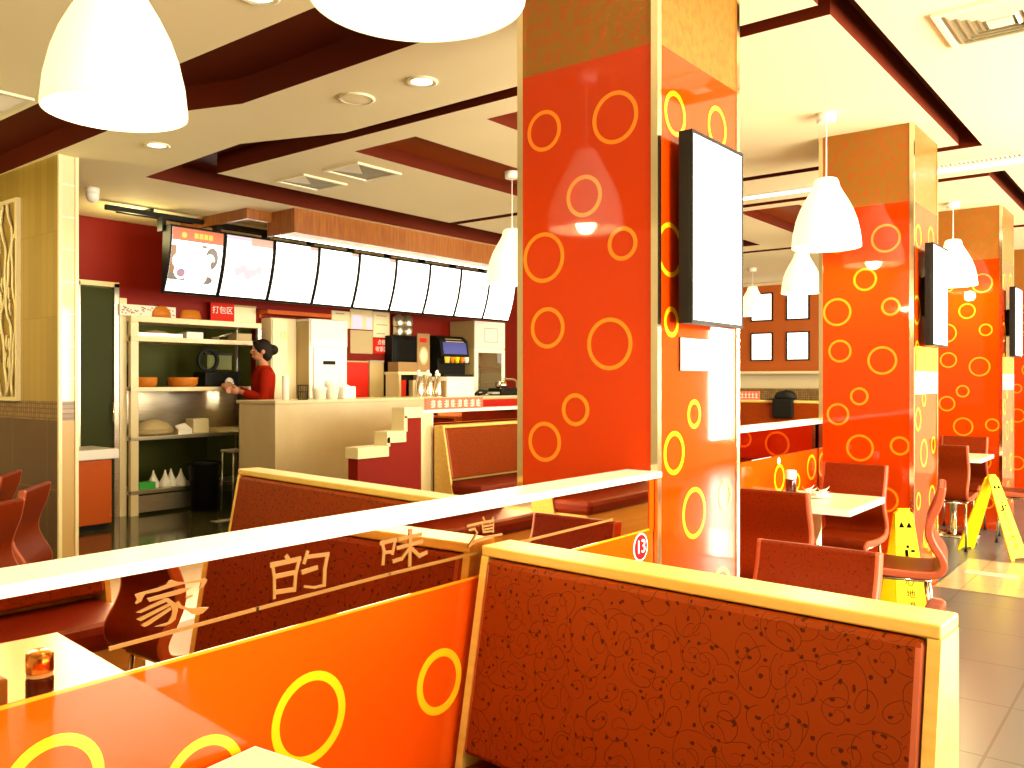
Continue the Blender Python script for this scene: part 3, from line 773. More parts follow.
mb = MB(); mb.lathe([(.05, .0), (.085, .012), (.09, .016), (.05, .006), (.001, .005)], M['white'], seg=24, cap0=True); mb.build('dish', t)
mb = MB()
for k in range(7):
    a = k * .9; x = .045 * math.cos(a); y = .045 * math.sin(a); hgt = .02 + .012 * (k % 3)
    vs = []
    mb.face([(x - .03, y - .02, .012), (x + .03, y - .015, .012 + hgt), (x + .02, y + .03, .014 + hgt * .6), (x - .025, y + .025, .012 + hgt * 1.2)], M['paper'])
    mb.face([(x - .03, y + .02, .010), (x + .01, y - .035, .012 + hgt * 1.4), (x + .035, y + .01, .012)], M['paper'])
mb.build('napkin', t)
t = thing('paper_cup', 'small white cup at the far corner of the table before the third column', 'cup', (8.45, 1.82, .72))
mb = MB(); mb.lathe([(.03, 0), (.04, .075), (.036, .075), (.027, .005)], M['white'], seg=20, cap0=True); mb.build('body', t)
mb = MB(); mb.lathe([(.039, .075), (.043, .077), (.041, .082), (.036, .08)], M['white'], seg=20); mb.build('rim', t)

# ------------------------------------------------------------------ wet floor signs
PRINT = mat('black_print', (.004, .004, .003), .95, spec=0.0)
def floor_sign(loc, rz, spread, label):
    t = thing('floor_sign', label, 'floor sign', loc, rz, group='yellow wet floor signs')
    H = .63
    for s in (-1, 1):
        mb = MB(); bm = mb.bm
        top = Vector((s * .008, 0, H)); bot = Vector((s * spread, 0, 0))
        ax = (bot - top); n = Vector((s * H, 0, spread)).normalized()
        outline = [(-.028, .0), (-.050, .03), (-.074, .56), (-.090, 1), (-.062, 1), (-.045, .97), (.045, .97), (.062, 1), (.090, 1), (.074, .56), (.050, .03), (.028, .0)]
        A = [bm.verts.new(top + ax * v + Vector((0, y, 0)) + n * .006) for y, v in outline]
        B = [bm.verts.new(top + ax * v + Vector((0, y, 0)) - n * .006) for y, v in outline]
        k = mb.mi(M['yellow'])
        for q in (A, B): f = bm.faces.new(q); f.material_index = k
        for i in range(len(A)):
            f = bm.faces.new([A[i], A[(i + 1) % len(A)], B[(i + 1) % len(A)], B[i]]); f.material_index = k
        pn = mb.build('panel', t)
        # printed warning pictogram and lines on each panel
        mb = MB(); kk = PRINT
        def at(y, v, o=.0068): return top + ax * v + Vector((0, y, 0)) + n * o
        for sy in (-.021, .021):
            mb.face([tuple(at(sy + a, b)) for a, b in ((0, .10), (.017, .155), (-.017, .155))], kk)
        def bar(y0, y1, v0, v1): mb.face([tuple(at(y0, v0)), tuple(at(y1, v0)), tuple(at(y1, v1)), tuple(at(y0, v1))], kk)
        bar(-.03, .03, .44, .45); bar(-.042, -.02, .35, .37); bar(-.012, .004, .31, .335); bar(-.004, .014, .352, .42); bar(.012, .045, .41, .425)
        pm = mb.build('pictogram', pn)
        d = ax.normalized()
        for i, chs in enumerate('小心地滑'):
            v = .53 + i * .105
            o = text_mesh(chs, .052, kk, 'lettering', pn, (0, 0, 0), (0, 0, 0), .0004)
            X = Vector((0, s, 0)); Y = -d; Z = X.cross(Y)
            o.matrix_local = Matrix.Translation(at(0, v)) @ Matrix((X, Y, Z)).transposed().to_4x4()
    mb = MB(); mb.box(-.014, .014, -.034, .034, H - .012, H + .012, M['yellow'], .005); mb.build('hinge', t)
    return t
floor_sign((5.42, 1.33, 0), .55, .17, 'yellow wet floor sign half hidden behind the side-on chair by the second column')
floor_sign((7.80, 1.25, 0), PI / 2 - .55, .25, 'yellow wet floor sign spread open in the aisle before the third column')
t = thing('floor_drain', 'small dark-edged rectangular plate set in the pale floor strip', 'floor plate', (6.98, 1.12, .004))
mb = MB()
for q in ((-.07, .07, -.17, -.155), (-.07, .07, .155, .17), (-.07, -.055, -.155, .155), (.055, .07, -.155, .155)): mb.box(*q, 0, .002, M['grey'])
mb.build('edge', t)
mb = MB(); mb.box(-.055, .055, -.155, .155, 0, .001, M['cream']); mb.build('plate', t)

# things on the far booth and end wall
t = thing('bag', 'black bag slumped on the cream ledge of the far red booth', 'bag', (9.44, 3.55, 1.172))
mb = MB(); mb.lathe([(.05, 0), (.125, .012), (.13, .045), (.105, .085), (.06, .11), (.012, .12), (.001, .12)], M['black'], seg=24, cap0=True, sx=.55)
mb.lathe([(.02, .0), (.10, .004), (.12, .014), (.02, .022)], M['black'], c=(0, .12, 0), seg=16, sx=.5); mb.build('body', t)
mb = MB(); mb.box(-.095, -.062, -.12, .12, -.20, .02, M['black'], .02); mb.build('flap', t)
promo2 = thing('sign_strip', 'small pinkish sign strip with white characters on the far booth ledge', 'sign', (9.46, 3.98, 1.172))
mb = MB(); mb.box(-.006, .006, -.12, .12, 0, .10, STR); mb.build('board', promo2)
mb = MB()
for k in range(5):
    y = -.085 + k * .042; mb.box(-.0085, -.0062, y - .015, y + .015, .02, .03, M['white']); mb.box(-.0085, -.0062, y - .004, y + .004, .02, .08, M['white']); mb.box(-.0085, -.0062, y - .013, y + .013, .055, .065, M['white'])
mb.build('lettering', promo2)
def frame(y, z, label):
    t = thing('picture_frame', label, 'picture frame', (13.96, y, z), group='bright framed panels on the red end wall')
    w, h = .385, .475
    mb = MB()
    for q in ((0, w, 0, .022), (0, w, h - .022, h), (0, .022, .022, h - .022), (w - .022, w, .022, h - .022)):
        mb.box(-.03, 0, q[0] - w / 2, q[1] - w / 2, q[2], q[3], M['blackm'])
    mb.build('frame', t)
    mb = MB(); mb.box(-.018, 0, .022 - w / 2, w / 2 - .022, .022, h - .022, M['poster']); mb.build('picture', t)
frame(5.65, 2.385, 'upper left bright framed panel on the red end wall')
frame(5.04, 2.385, 'upper right bright framed panel on the red end wall, behind a lamp')
frame(5.65, 1.72, 'lower left bright framed panel on the red end wall')
frame(5.04, 1.72, 'lower right bright framed panel on the red end wall')
# ------------------------------------------------------------------ kitchen front
t = thing('kitchen_door', 'dark green glass door in pale frame beside the steel shelf', 'door', (4.02, 8.63, 0))
mb = MB(); mb.box(.03, .36, .0, .03, .02, 2.33, M['greendoor']); mb.build('door_leaf', t)
mb = MB()
for q in ((-.03, .01, .0, 2.38), (.352, .40, .0, 2.38)): mb.box(q[0], q[1], -.03, .05, q[2], q[3], M['steel'])
mb.box(-.03, .40, -.03, .05, 2.345, 2.395, M['cream']); mb.build('frame', t)
mb = MB(); mb.box(.40, .475, -.04, .0, 0, 2.24, M['cream']); mb.build('jamb', t)
mb = MB(); mb.tube([(.33, -.03, .95), (.33, -.05, .97), (.33, -.05, 1.15), (.33, -.03, 1.17)], .008, M['chrome']); mb.build('handle', t)

t = thing('serving_cabinet', 'orange low cabinet with thick white top in front of the green door', 'cabinet', (3.46, 8.0, 0))
mb = MB(); mb.box(0, .59, .02, .5, .05, .65, M['orangewood'], .004); mb.build('body', t)
mb = MB(); mb.box(-.03, .65, -.01, .53, .655, .75, M['rail'], .012); mb.build('worktop', t)
mb = MB(); mb.box(.02, .57, .06, .46, 0, .05, M['black']); mb.build('plinth', t)

t = thing('kitchen_rack', 'tall pale steel shelf unit in the serving hatch, stacked with trays and bottles', 'shelf', (4.49, 8.5, 0))
for x, y in ((0, 0), (1.53, 0), (0, .42), (1.53, .42)):
    mb = MB(); mb.box(x, x + (.085 if x == 0 else .045), y, y + .05, 0, 2.0, M['steel'] if x else M['cream'], .004); mb.build('post', t)
for z, th in ((2.0, .06), (1.80, .05), (1.28, .045), (.775, .04), (.22, .04)):
    mb = MB(); mb.box(0, 1.575, -.005, .48, z, z + th, M['cream'] if z > 1.2 else M['steel'], .004); mb.build('shelf', t)
mb = MB(); mb.box(.09, 1.5, .40, .42, .815, 1.28, M['steel']); mb.build('back_panel', t)
mb = MB(); mb.box(.09, .72, .01, .03, .03, .20, M['steel']); mb.build('kick_panel', t)

def lathe_thing(name, label, cat, loc, prof, m, part='body', seg=24, sx=1, sy=1, group=None, cap0=True):
    t = thing(name, label, cat, loc, group=group)
    mb = MB(); mb.lathe(prof, m, seg=seg, cap0=cap0, sx=sx, sy=sy); mb.build(part, t)
    return t
# on top of the shelf unit
def box_thing(name, label, cat, loc, dims, m, bev=.006, group=None, lid=None):
    t = thing(name, label, cat, loc, group=group)
    w, d, h = dims
    mb = MB(); mb.box(-w / 2, w / 2, -d / 2, d / 2, 0, h, m, bev); mb.build('body', t)
    if lid:
        mb = MB(); mb.box(-w / 2 - .004, w / 2 + .004, -d / 2 - .004, d / 2 + .004, h, h + .02, lid, .004); mb.build('lid', t)
    return t
b = box_thing('carton', 'white speckled carton at the left end on top of the steel shelf', 'box', (4.72, 8.70, 2.06), (.62, .26, .12), M['paper'])
mb = MB()
for k in range(46):
    x = random.uniform(-.29, .29); z = random.uniform(.015, .1); mb.box(x, x + .016, -.1325, -.131, z, z + .012, M['brownbox'])
mb.build('print', b)
bowlp = [(.10, 0), (.14, .03), (.155, .085), (.15, .10), (.14, .085), (.10, .02), (.001, .015)]
lathe_thing('bowl', 'orange basket at the left end on top of the steel shelf, before the speckled carton', 'bowl', (4.86, 8.56, 2.06), [(.11, 0), (.10, .06), (.06, .11), (.02, .125), (.001, .125)], M['orangebowl'], sy=.3, group='orange baskets')
lathe_thing('bowl', 'orange upturned basket on top of the steel shelf, left of the red sign', 'bowl', (5.23, 8.62, 2.06), [(.13, 0), (.125, .04), (.105, .10), (.06, .112), (.001, .112)], M['orangebowl'], sy=.5, group='orange baskets')
t = thing('hanging_sign', 'red sign reading takeaway area in white Chinese characters on the shelf top', 'sign', (5.56, 8.515, 2.062))
mb = MB(); mb.box(-.15, .15, -.004, .004, 0, .20, M['redsign'], .002); mb.build('board', t)
text_mesh('打包区', .088, M['paper'], 'lettering', t, (0, -.0055, .115), R90, .001)
box_thing('carton', 'greenish grey box beside the red sign on top of the steel shelf', 'box', (5.88, 8.68, 2.06), (.32, .22, .18), M['cream'], lid=M['tan'])
# shelf contents
def tray(loc, label, w=.5, m='steel'):
    t = thing('tray', label, 'tray', loc)
    mb = MB(); mb.box(-w / 2, w / 2, -.15, .15, 0, .012, M[m], .004); mb.build('base', t)
    mb = MB()
    for q in ((-w / 2, w / 2, -.15, -.14), (-w / 2, w / 2, .14, .15), (-w / 2, -w / 2 + .01, -.14, .14), (w / 2 - .01, w / 2, -.14, .14)): mb.box(*q, .012, .045, M[m])
    mb.build('rim', t)
tray((4.86, 8.72, 1.85), 'grey steel tray at the left of the top shelf')
lathe_thing('bowl', 'heap of dough under cloth on the top shelf tray', 'bowl', (4.87, 8.70, 1.864), [(.19, 0), (.18, .03), (.1, .06), (.001, .07)], M['dough'], sy=.55)
box_thing('carton', 'small white box in the middle of the top shelf', 'box', (5.24, 8.62, 1.85), (.2, .16, .075), M['white'])
t = thing('utensil_stack', 'tangle of steel ladles on the top shelf', 'utensils', (5.62, 8.65, 1.85))
for k in range(4):
    mb = MB(); mb.tube([(-.10 + k * .03, .03 * k - .05, .012 + k * .012), (.0 + k * .02, 0, .05), (.12, .04 * k - .06, .09 - k * .01)], .007, M['steel'], 6)
    mb.lathe([(.001, 0), (.03, .008), (.035, .03)], M['steel'], c=(-.11 + k * .03, .03 * k - .05, 0), seg=12); mb.build('ladle', t)
box_thing('carton', 'tan box at the right end of the top shelf', 'box', (5.87, 8.64, 1.85), (.2, .18, .085), M['dough'])
lathe_thing('bowl', 'orange bowl at the left end of the middle shelf', 'bowl', (4.70, 8.60, 1.325), [(.09, 0), (.115, .03), (.12, .10), (.115, .105), (.105, .09), (.08, .02), (.001, .015)], M['orangebowl'], group='orange baskets')
lathe_thing('bowl', 'larger orange bowl in the middle of the middle shelf', 'bowl', (5.14, 8.62, 1.325), [(.12, 0), (.15, .03), (.16, .10), (.155, .105), (.14, .09), (.11, .02), (.001, .015)], M['orangebowl'], group='orange baskets')
t = thing('bottle', 'dim tall oil bottle at the left of the middle shelf, behind an orange bowl', 'bottle', (4.66, 8.82, 1.325))
mb = MB(); mb.lathe([(.045, 0), (.05, .01), (.05, .2), (.02, .27), (.018, .33)], M['greendoor'], seg=20, cap0=True); mb.build('body', t)
mb = MB(); mb.lathe([(.02, .33), (.021, .36), (.001, .362)], M['tan'], seg=16); mb.build('cap', t)
t = thing('meat_slicer', 'black machine with round guard and steel screen on the middle shelf beside the worker', 'kitchen machine', (5.62, 8.74, 1.325))
mb = MB(); mb.box(-.22, .24, -.14, .12, 0, .17, M['black'], .02); mb.build('body', t)
mb = MB(); mb.ring((-.12, -.02, .30), 'Y', .10, .135, .03, M['black'], 36); mb.build('guard', t)
mb = MB(); mb.box(-.12, .2, -.02, .02, .19, .36, M['greenwall'], .006); mb.box(-.14, .22, -.01, .03, .36, .385, M['blackm']); mb.build('panel', t)
mb = MB(); mb.box(-.03, .0, -.03, .0, .17, .2, M['blackm']); mb.build('knob', t)
lathe_thing('bowl', 'white cloth bundle beside the black machine at the worker\'s hands', 'cloth', (5.66, 8.535, 1.325), [(.04, 0), (.06, .03), (.045, .08), (.02, .1), (.001, .102)], M['white'], seg=14, sy=.6)
t = thing('basket', 'wide woven basket on the lower shelf at left', 'basket', (4.85, 8.72, .815))
mb = MB(); mb.lathe([(.16, 0), (.22, .02), (.23, .05), (.15, .13), (.05, .17), (.001, .175)], M['dough'], seg=28, cap0=True, sy=.7)
mb.build('body', t)
mb = MB(); mb.lathe([(.225, .045), (.24, .055), (.232, .07)], M['tan'], seg=28, sy=.7); mb.build('rim', t)
t = thing('paper_bag', 'folded white paper bag on the lower shelf beside the basket', 'bag', (5.13, 8.6, .815))
mb = MB(); mb.prism([(-.09, -.06), (.09, -.03), (.1, .06), (-.06, .05)], 0, .05, M['paper']); mb.face([(-.09, -.06, .05), (.09, -.03, .05), (.03, .02, .12), (-.1, .0, .09)], M['paper']); mb.build('bag', t)
box_thing('carton', 'small pale box standing on the lower shelf in the middle', 'box', (5.34, 8.66, .815), (.19, .16, .16), M['cream'])
tray((5.73, 8.66, .815), 'deep pale tray at the right of the lower shelf', .40, 'cream')
for i, (x, y) in enumerate(((4.80, 8.62), (4.90, 8.56), (5.0, 8.62), (5.08, 8.56), (5.29, 8.58))):
    t = thing('squeeze_bottle', ['white cone-topped squeeze bottle right behind the green tub', 'second squeeze bottle from the green tub', 'middle squeeze bottle of five on the bottom shelf', 'fourth squeeze bottle from the green tub', 'squeeze bottle standing apart at the right of the bottom shelf'][i], 'bottle', (x, y, .26), group='white squeeze bottles on the bottom shelf')
    mb = MB(); mb.lathe([(.06, 0), (.064, .02), (.06, .055), (.035, .10)], M['white'], seg=18, cap0=True); mb.build('body', t)
    mb = MB(); mb.lathe([(.034, .10), (.012, .155), (.006, .185), (.001, .186)], M['white'], seg=14); mb.build('nozzle', t)
box_thing('tub', 'bright green tub at the left end of the bottom shelf', 'tub', (4.68, 8.575, .26), (.18, .12, .075), M['green'])
t = thing('bucket', 'tall black bin in front of the bottom shelf with a dark bottle in it', 'bin', (5.20, 8.30, 0))
mb = MB(); mb.lathe([(.13, 0), (.16, .50), (.165, .505), (.15, .5), (.12, .02), (.001, .02)], M['black'], seg=24, cap0=True); mb.build('body', t)
mb = MB(); mb.lathe([(.163, .5), (.175, .51), (.163, .525)], M['black'], seg=24); mb.build('rim', t)
t = thing('stool', 'dim steel stool under the worker beside the black bin', 'stool', (5.50, 8.12, 0))
mb = MB(); mb.box(-.15, .15, -.12, .12, .62, .65, M['grey'], .01); mb.build('seat', t)
for x in (-.13, .13):
    for y in (-.10, .10):
        mb = MB(); mb.tube([(x, y, .62), (x * 1.1, y * 1.1, 0)], .011, M['steel']); mb.build('leg', t)
t = thing('floor_mat', 'small pale paper lying on the dark kitchen floor', 'paper', (5.05, 7.55, .002))
mb = MB(); mb.box(-.22, .22, -.06, .06, 0, .003, M['grey']); mb.build('sheet', t)

# tall cabinets behind the worker
t = thing('storage_cabinet', 'flat pale tall cabinet behind the worker with a yellow smiling face decal', 'cabinet', (6.14, 8.42, 0))
mb = MB(); mb.box(0, .36, 0, .19, .03, 2.13, M['cream'], .005); mb.build('body', t)
mb = MB(); mb.box(.01, .35, -.016, -.001, .06, 2.11, M['cream'], .004); mb.build('door', t)
mb = MB(); mb.ring((.16, -.017, 1.93), 'Y', .035, .042, .001, M['yellow'], 24); mb.disc((.145, -.017, 1.945), 'Y', .006, .001, M['yellow'], 10); mb.disc((.175, -.017, 1.945), 'Y', .006, .001, M['yellow'], 10); mb.box(.14, .18, -.018, -.017, 1.915, 1.922, M['yellow']); mb.build('decal', t)
t = thing('white_fridge', 'tall white cabinet fridge with small dark handle slot behind the counter', 'fridge', (6.5, 8.15, 0))
mb = MB(); mb.box(0, .575, .02, .46, .03, 2.13, M['white'], .01); mb.box(-.004, .0, .03, .46, .05, 2.1, M['tan']); mb.build('body', t)
mb = MB(); mb.box(.01, .565, 0, .018, 1.80, 2.12, M['white'], .006); mb.build('upper_door', t)
d = None
mb = MB(); mb.box(.05, .53, -.004, .018, .1, 1.785, M['white'], .006); d = mb.build('lower_door', t)
mb = MB(); mb.box(.18, .37, -.010, -.0045, 1.585, 1.63, M['black'], .003); mb.build('handle', d)
t = thing('menu_shelf', 'orange brown shelf board above the pale cabinet', 'shelf', (6.08, 8.40, 2.17))
mb = MB(); mb.box(0, .95, 0, .215, 0, .05, M['orangewood'], .004); mb.build('board', t)
mb = MB(); mb.box(.02, .05, .19, .215, -.04, 0, M['orangewood']); mb.box(.9, .93, .19, .215, -.04, 0, M['orangewood']); mb.build('bracket', t)

# notices on the red wall
def notice(x0, x1, z0, z1, label, m='paper', y=8.612, extra=None, lines=0):
    t = thing('wall_notice', label, 'notice', (x0, y, z0), group='papers on the red wall behind the counter')
    w, h = x1 - x0, z1 - z0
    mb = MB(); mb.box(0, w, -.006, .006, 0, h, M[m], .001); mb.build('sheet', t)
    if lines:
        mb = MB()
        for k in range(lines):
            z = h * (.85 - k * .7 / max(1, lines - 1)) if lines > 1 else h * .5
            mb.box(w * .2, w * random.uniform(.6, .85), -.0075, -.0062, z - .008, z + .008, M['grey'])
        mb.build('print', t)
    return t
notice(7.20, 7.50, 2.07, 2.29, 'small cream notice with dark print beside the tall white fridge', 'cream', lines=2)
t = notice(7.51, 7.90, 2.07, 2.33, 'cream sheet with a glossy white middle, upper of two', 'cream')
mb = MB(); mb.box(.03, .2, -.0085, -.0064, .0, .18, M['board_pink']); mb.box(.28, .37, -.0085, -.0064, 0, .16, M['board_pink']); mb.build('sleeve', t)
notice(7.51, 7.90, 1.75, 2.055, 'tan sheet with a dark top edge, lower of two', 'dough')
notice(7.91, 8.21, 1.975, 2.32, 'cream sheet above the small red sign on the red wall', 'cream', lines=3)
t = thing('wall_sign', 'small red sign with two rows of white Chinese characters on the back wall', 'sign', (8.06, 8.612, 1.86))
mb = MB(); mb.box(-.155, .155, -.006, .006, -.10, .10, M['redsign'], .001); mb.build('board', t)
text_mesh('点餐', .075, M['paper'], 'lettering', t, (0, -.0075, .045), R90, .001)
text_mesh('收银区', .075, M['paper'], 'lettering', t, (0, -.0075, -.045), R90, .001)

# back counter and its machines
t = thing('back_counter', 'low steel back counter along the red wall, mostly hidden by the front counter', 'counter', (7.15, 8.12, 0))
mb = MB(); mb.box(0, 3.4, .03, .48, 0, 1.14, M['grey']); mb.build('body', t)
mb = MB(); mb.box(-.02, 3.42, 0, .49, 1.14, 1.18, M['steel'], .006); mb.build('worktop', t)
box_thing('red_board', 'bright red panel standing on the back counter beside the white fridge', 'panel', (7.50, 8.5, 1.18), (.42, .05, .45), M['redcounter'], lid=M['tan'])
box_thing('brown_board', 'brown panel standing right of the bright red panel', 'panel', (7.85, 8.5, 1.18), (.25, .06, .46), M['tan'], lid=M['grey'])
t = thing('counter_shelf', 'small cream two-tier shelf with packets behind the steel pump bottles', 'shelf', (7.99, 8.20, 1.18))
for x in (0, .5):
    mb = MB(); mb.box(x, x + .04, 0, .25, 0, .29, M['cream']); mb.build('side', t)
mb = MB(); mb.box(-.02, .56, -.01, .26, .29, .33, M['cream'], .004); mb.build('top', t)
mb = MB(); mb.box(.04, .5, .23, .25, .0, .29, M['black']); mb.build('back', t)
box_thing('packet', 'red packet inside the small cream shelf', 'packet', (8.12, 8.3, 1.18), (.13, .08, .22), M['redsign'])
box_thing('packet', 'pale green packet inside the small cream shelf', 'packet', (8.38, 8.3, 1.18), (.14, .08, .22), M['cream'])
box_thing('toast_oven', 'brown box on top of the small cream shelf', 'box', (8.16, 8.3, 1.51), (.36, .2, .13), M['brownbox'])
box_thing('napkin_pack', 'pale pack beside the brown box on the small cream shelf', 'packet', (8.44, 8.33, 1.51), (.15, .15, .13), M['paper'])
t = thing('coffee_cabinet', 'black cabinet machine behind the gold-circled poster', 'machine', (8.12, 8.465, 1.18))
mb = MB(); mb.box(0, .48, 0, .14, 0, .825, M['black'], .01); mb.build('body', t)
mb = MB(); mb.box(.03, .45, -.006, 0, .49, .77, M['blackm'], .003); mb.build('door', t)
for i, x in enumerate((8.30, 8.47)):
    t = thing('glass_jar', ['left tall amber jar on the black cabinet', 'right tall amber jar on the black cabinet'][i], 'jar', (x, 8.53, 2.006))
    mb = MB(); mb.lathe([(.07, 0), (.075, .01), (.075, .12), (.07, .13)], M['steel'], seg=20, cap0=True, cap1=True); mb.build('body', t)
    mb = MB(); mb.lathe([(.072, .13), (.078, .14), (.078, .26), (.04, .29), (.001, .295)], M['steel'], seg=20); mb.build('lid', t)
t = thing('advert_poster', 'small dark upright advert with a pale gold oval, left of the drink machine', 'poster', (8.455, 8.205, 1.531))
mb = MB(); mb.box(-.12, .12, -.008, .008, -.02, .50, M['brownbox'], .003); mb.build('board', t)
mb = MB(); mb.disc((0, -.0082, .2), 'Y', .085, .001, M['dough'], 28, 1.45); mb.disc((0, -.0092, .2), 'Y', .06, .001, M['cream'], 28, 1.5); mb.box(-.08, .06, -.0095, -.0082, .38, .44, M['redsign']); mb.build('print', t)
t = thing('drink_machine', 'black soft drink dispenser with blue panel and row of coloured cups', 'drink machine', (8.74, 8.13, 1.18))
mb = MB(); mb.box(0, .62, .10, .45, 0, .28, M['black'], .01); mb.box(0, .62, -.04, .45, .25, .30, M['blackm'], .006)
pr = [(.10, .30), (.10, .52), (.02, .56), (.06, .78), (.14, .84), (.45, .84), (.45, .30)]
bm = mb.bm
A = [bm.verts.new((.02, y, z)) for y, z in pr]; B = [bm.verts.new((.60, y, z)) for y, z in pr]
k = mb.mi(M['black'])
for q in (A, B): bm.faces.new(q).material_index = k
for i in range(len(pr)): bm.faces.new([A[i], A[(i + 1) % len(pr)], B[(i + 1) % len(pr)], B[i]]).material_index = k
mb.build('body', t)
mb = MB(); mb.face([(.07, .018, .585), (.56, .018, .585), (.56, .048, .75), (.07, .048, .75)], M['blue'])
mb.face([(.14, .049, .755), (.52, .049, .755), (.50, .082, .80), (.16, .082, .80)], M['cream']); mb.build('display', t)
for i in range(5):
    mb = MB(); mb.lathe([(.030, 0), (.040, .085), (.036, .085)], [M['board_yellow'], M['orangebowl'], M['yellow'], M['orangebowl'], M['white']][i], c=(.115 + i * .10, .0, .46), seg=14, cap0=True); mb.build('cup', t)
mb = MB(); mb.box(.05, .57, -.02, .08, .445, .46, M['blackm']); mb.build('cup_ledge', t)
t = thing('display_cooler', 'white upright cooler with glass door and framed label on top', 'fridge', (9.43, 8.12, 1.18))
mb = MB()
mb.box(0, .02, .02, .48, 0, 1.08, M['tan']); mb.box(.02, .70, .46, .48, 0, 1.08, M['dough']); mb.box(.68, .70, .02, .46, 0, 1.08, M['cream']); mb.box(.02, .68, .02, .46, 0, .04, M['cream']); mb.box(.02, .68, .02, .46, .68, 1.08, M['cream'])
mb.build('body', t)
mb = MB()
for q in ((.0, .08, 0, .68), (.62, .70, 0, .68), (.08, .62, 0, .06), (.08, .62, .62, .68)): mb.box(q[0], q[1], 0, .018, q[2], q[3], M['white'], .003)
mb.box(0, .70, 0, .018, .69, 1.08, M['white'], .004); d = mb.build('door_frame', t)
mb = MB(); mb.box(.08, .62, .006, .010, .06, .62, M['glass']); mb.build('glass_pane', d)
mb = MB(); mb.ring((.35, -.001, .88), 'Y', .001, .002, .001, M['grey'], 8)
for q in ((.22, .52, .775, .785), (.22, .52, .975, .985), (.22, .23, .785, .975), (.51, .52, .785, .975)): mb.box(q[0], q[1], -.003, 0, q[2], q[3], M['grey'])
mb.build('label_frame', t)
for z in (.2, .4):
    mb = MB(); mb.box(.03, .67, .05, .44, z, z + .008, M['chrome']); mb.build('shelf', t)
for i, (x, z, c) in enumerate(((.16, .208, 'cream'), (.24, .208, 'redsign'), (.16, .408, 'cream'), (.13, .04, 'cream'), (.22, .04, 'brownbox'))):
    tt = thing('drink_carton', ['cream carton on the cooler\'s lower wire shelf', 'red carton on the cooler\'s lower wire shelf', 'cream carton on the cooler\'s upper wire shelf', 'cream carton on the cooler floor', 'brown carton on the cooler floor'][i], 'carton', (9.43 + x, 8.32, 1.18 + z + .001), group='cartons in the glass-door cooler')
    mb = MB(); mb.box(-.03, .03, -.03, .03, 0, .11, M[c], .004); mb.build('body', tt)
    mb = MB(); mb.prism([(-.03, -.03), (.03, -.03), (.03, .03), (-.03, .03)], .11, .125, M[c]); mb.build('gable', tt)

# front counter
t = thing('service_counter', 'long cream service counter under the row of lit menu boards', 'counter', (5.30, 7.2, 0))
mb = MB(); mb.box(0, 5.4, .0, .62, .06, 1.155, M['counter'], .004); mb.build('body', t)
mb = MB(); mb.box(-.01, 5.41, -.015, .66, 1.155, 1.19, M['counter'], .006); mb.build('countertop', t)
mb = MB(); mb.box(.05, 5.4, .05, .6, 0, .06, M['black']); mb.build('plinth', t)
mb = MB(); mb.box(2.9, 5.39, -.012, -.001, 1.03, 1.148, M['redcounter']); mb.build('red_band', t)
lathe_thing('paper_roll', 'tall white paper roll standing at the left end of the counter', 'roll', (5.56, 7.38, 1.19), [(.03, 0), (.036, .005), (.036, .25), (.03, .255), (.012, .255), (.012, .24)], M['white'], 'roll', 20)
t = thing('pen_basket', 'small dark wire basket on the counter right of the paper roll', 'basket', (5.80, 7.40, 1.19))
mb = MB()
for k in range(14):
    a = 2 * PI * k / 14; mb.tube([(.05 * math.cos(a), .05 * math.sin(a), .004), (.055 * math.cos(a), .055 * math.sin(a), .155)], .004, M['blackm'], 5)
mb.build('wires', t)
mb = MB(); mb.cyl((0, 0, 0), .05, .008, M['blackm'], 20); mb.ring((0, 0, .15), 'Z', .05, .058, .01, M['blackm'], 24); mb.ring((0, 0, .08), 'Z', .049, .056, .008, M['blackm'], 24); mb.build('rim', t)
lathe_thing('cup_stack', 'short stack of white cups on the counter beside the wire basket', 'cups', (6.02, 7.40, 1.19), [(.06, 0), (.075, .10), (.08, .105), (.076, .13), (.07, .13), (.06, .02)], M['white'], 'cups', 24)
lathe_thing('cup_stack', 'taller stack of white cups in the middle of the counter group', 'cups', (6.21, 7.42, 1.19), [(.06, 0), (.075, .10), (.08, .105), (.076, .14), (.085, .15), (.08, .20), (.07, .20), (.06, .15)], M['white'], 'cups', 24)
t = thing('napkin_box', 'white box of napkins right of the cup stacks on the counter', 'box', (6.40, 7.42, 1.19))
mb = MB(); mb.box(-.09, .09, -.08, .08, 0, .14, M['white'], .012); mb.build('box', t)
mb = MB(); mb.face([(-.05, -.02, .141), (.05, -.03, .141), (.03, .02, .165), (-.03, .03, .165)], M['paper']); mb.build('napkin', t)
for i, x in enumerate((7.50, 7.66, 7.82)):
    t = thing('pump_bottle', ['left of three steel pump bottles on the counter', 'middle of three steel pump bottles on the counter', 'right of three steel pump bottles on the counter, beside the white box'][i], 'pump bottle', (x, 7.34, 1.19), group='steel pump bottles on the counter')
    mb = MB(); mb.lathe([(.06, 0), (.062, .01), (.05, .16), (.034, .25), (.03, .26)], M['chrome'], seg=24, cap0=True, cap1=True); mb.build('body', t)
    mb = MB(); mb.lathe([(.032, .26), (.036, .27), (.03, .29), (.012, .295), (.01, .315)], M['white'], seg=18); mb.build('collar', t)
    mb = MB(); mb.tube([(0, 0, .31), (-.01, -.005, .325), (-.05, -.03, .32), (-.075, -.04, .30)], .012, M['white'], 8); mb.build('spout', t)
t = thing('white_box', 'plain bright white box on the counter right of the pump bottles', 'box', (8.16, 7.42, 1.19))
mb = MB(); mb.box(-.26, .26, -.17, .17, 0, .235, M['white'], .01); mb.build('body', t)
mb = MB(); mb.box(-.265, .265, -.175, .175, .235, .25, M['white'], .004); mb.build('lid', t)
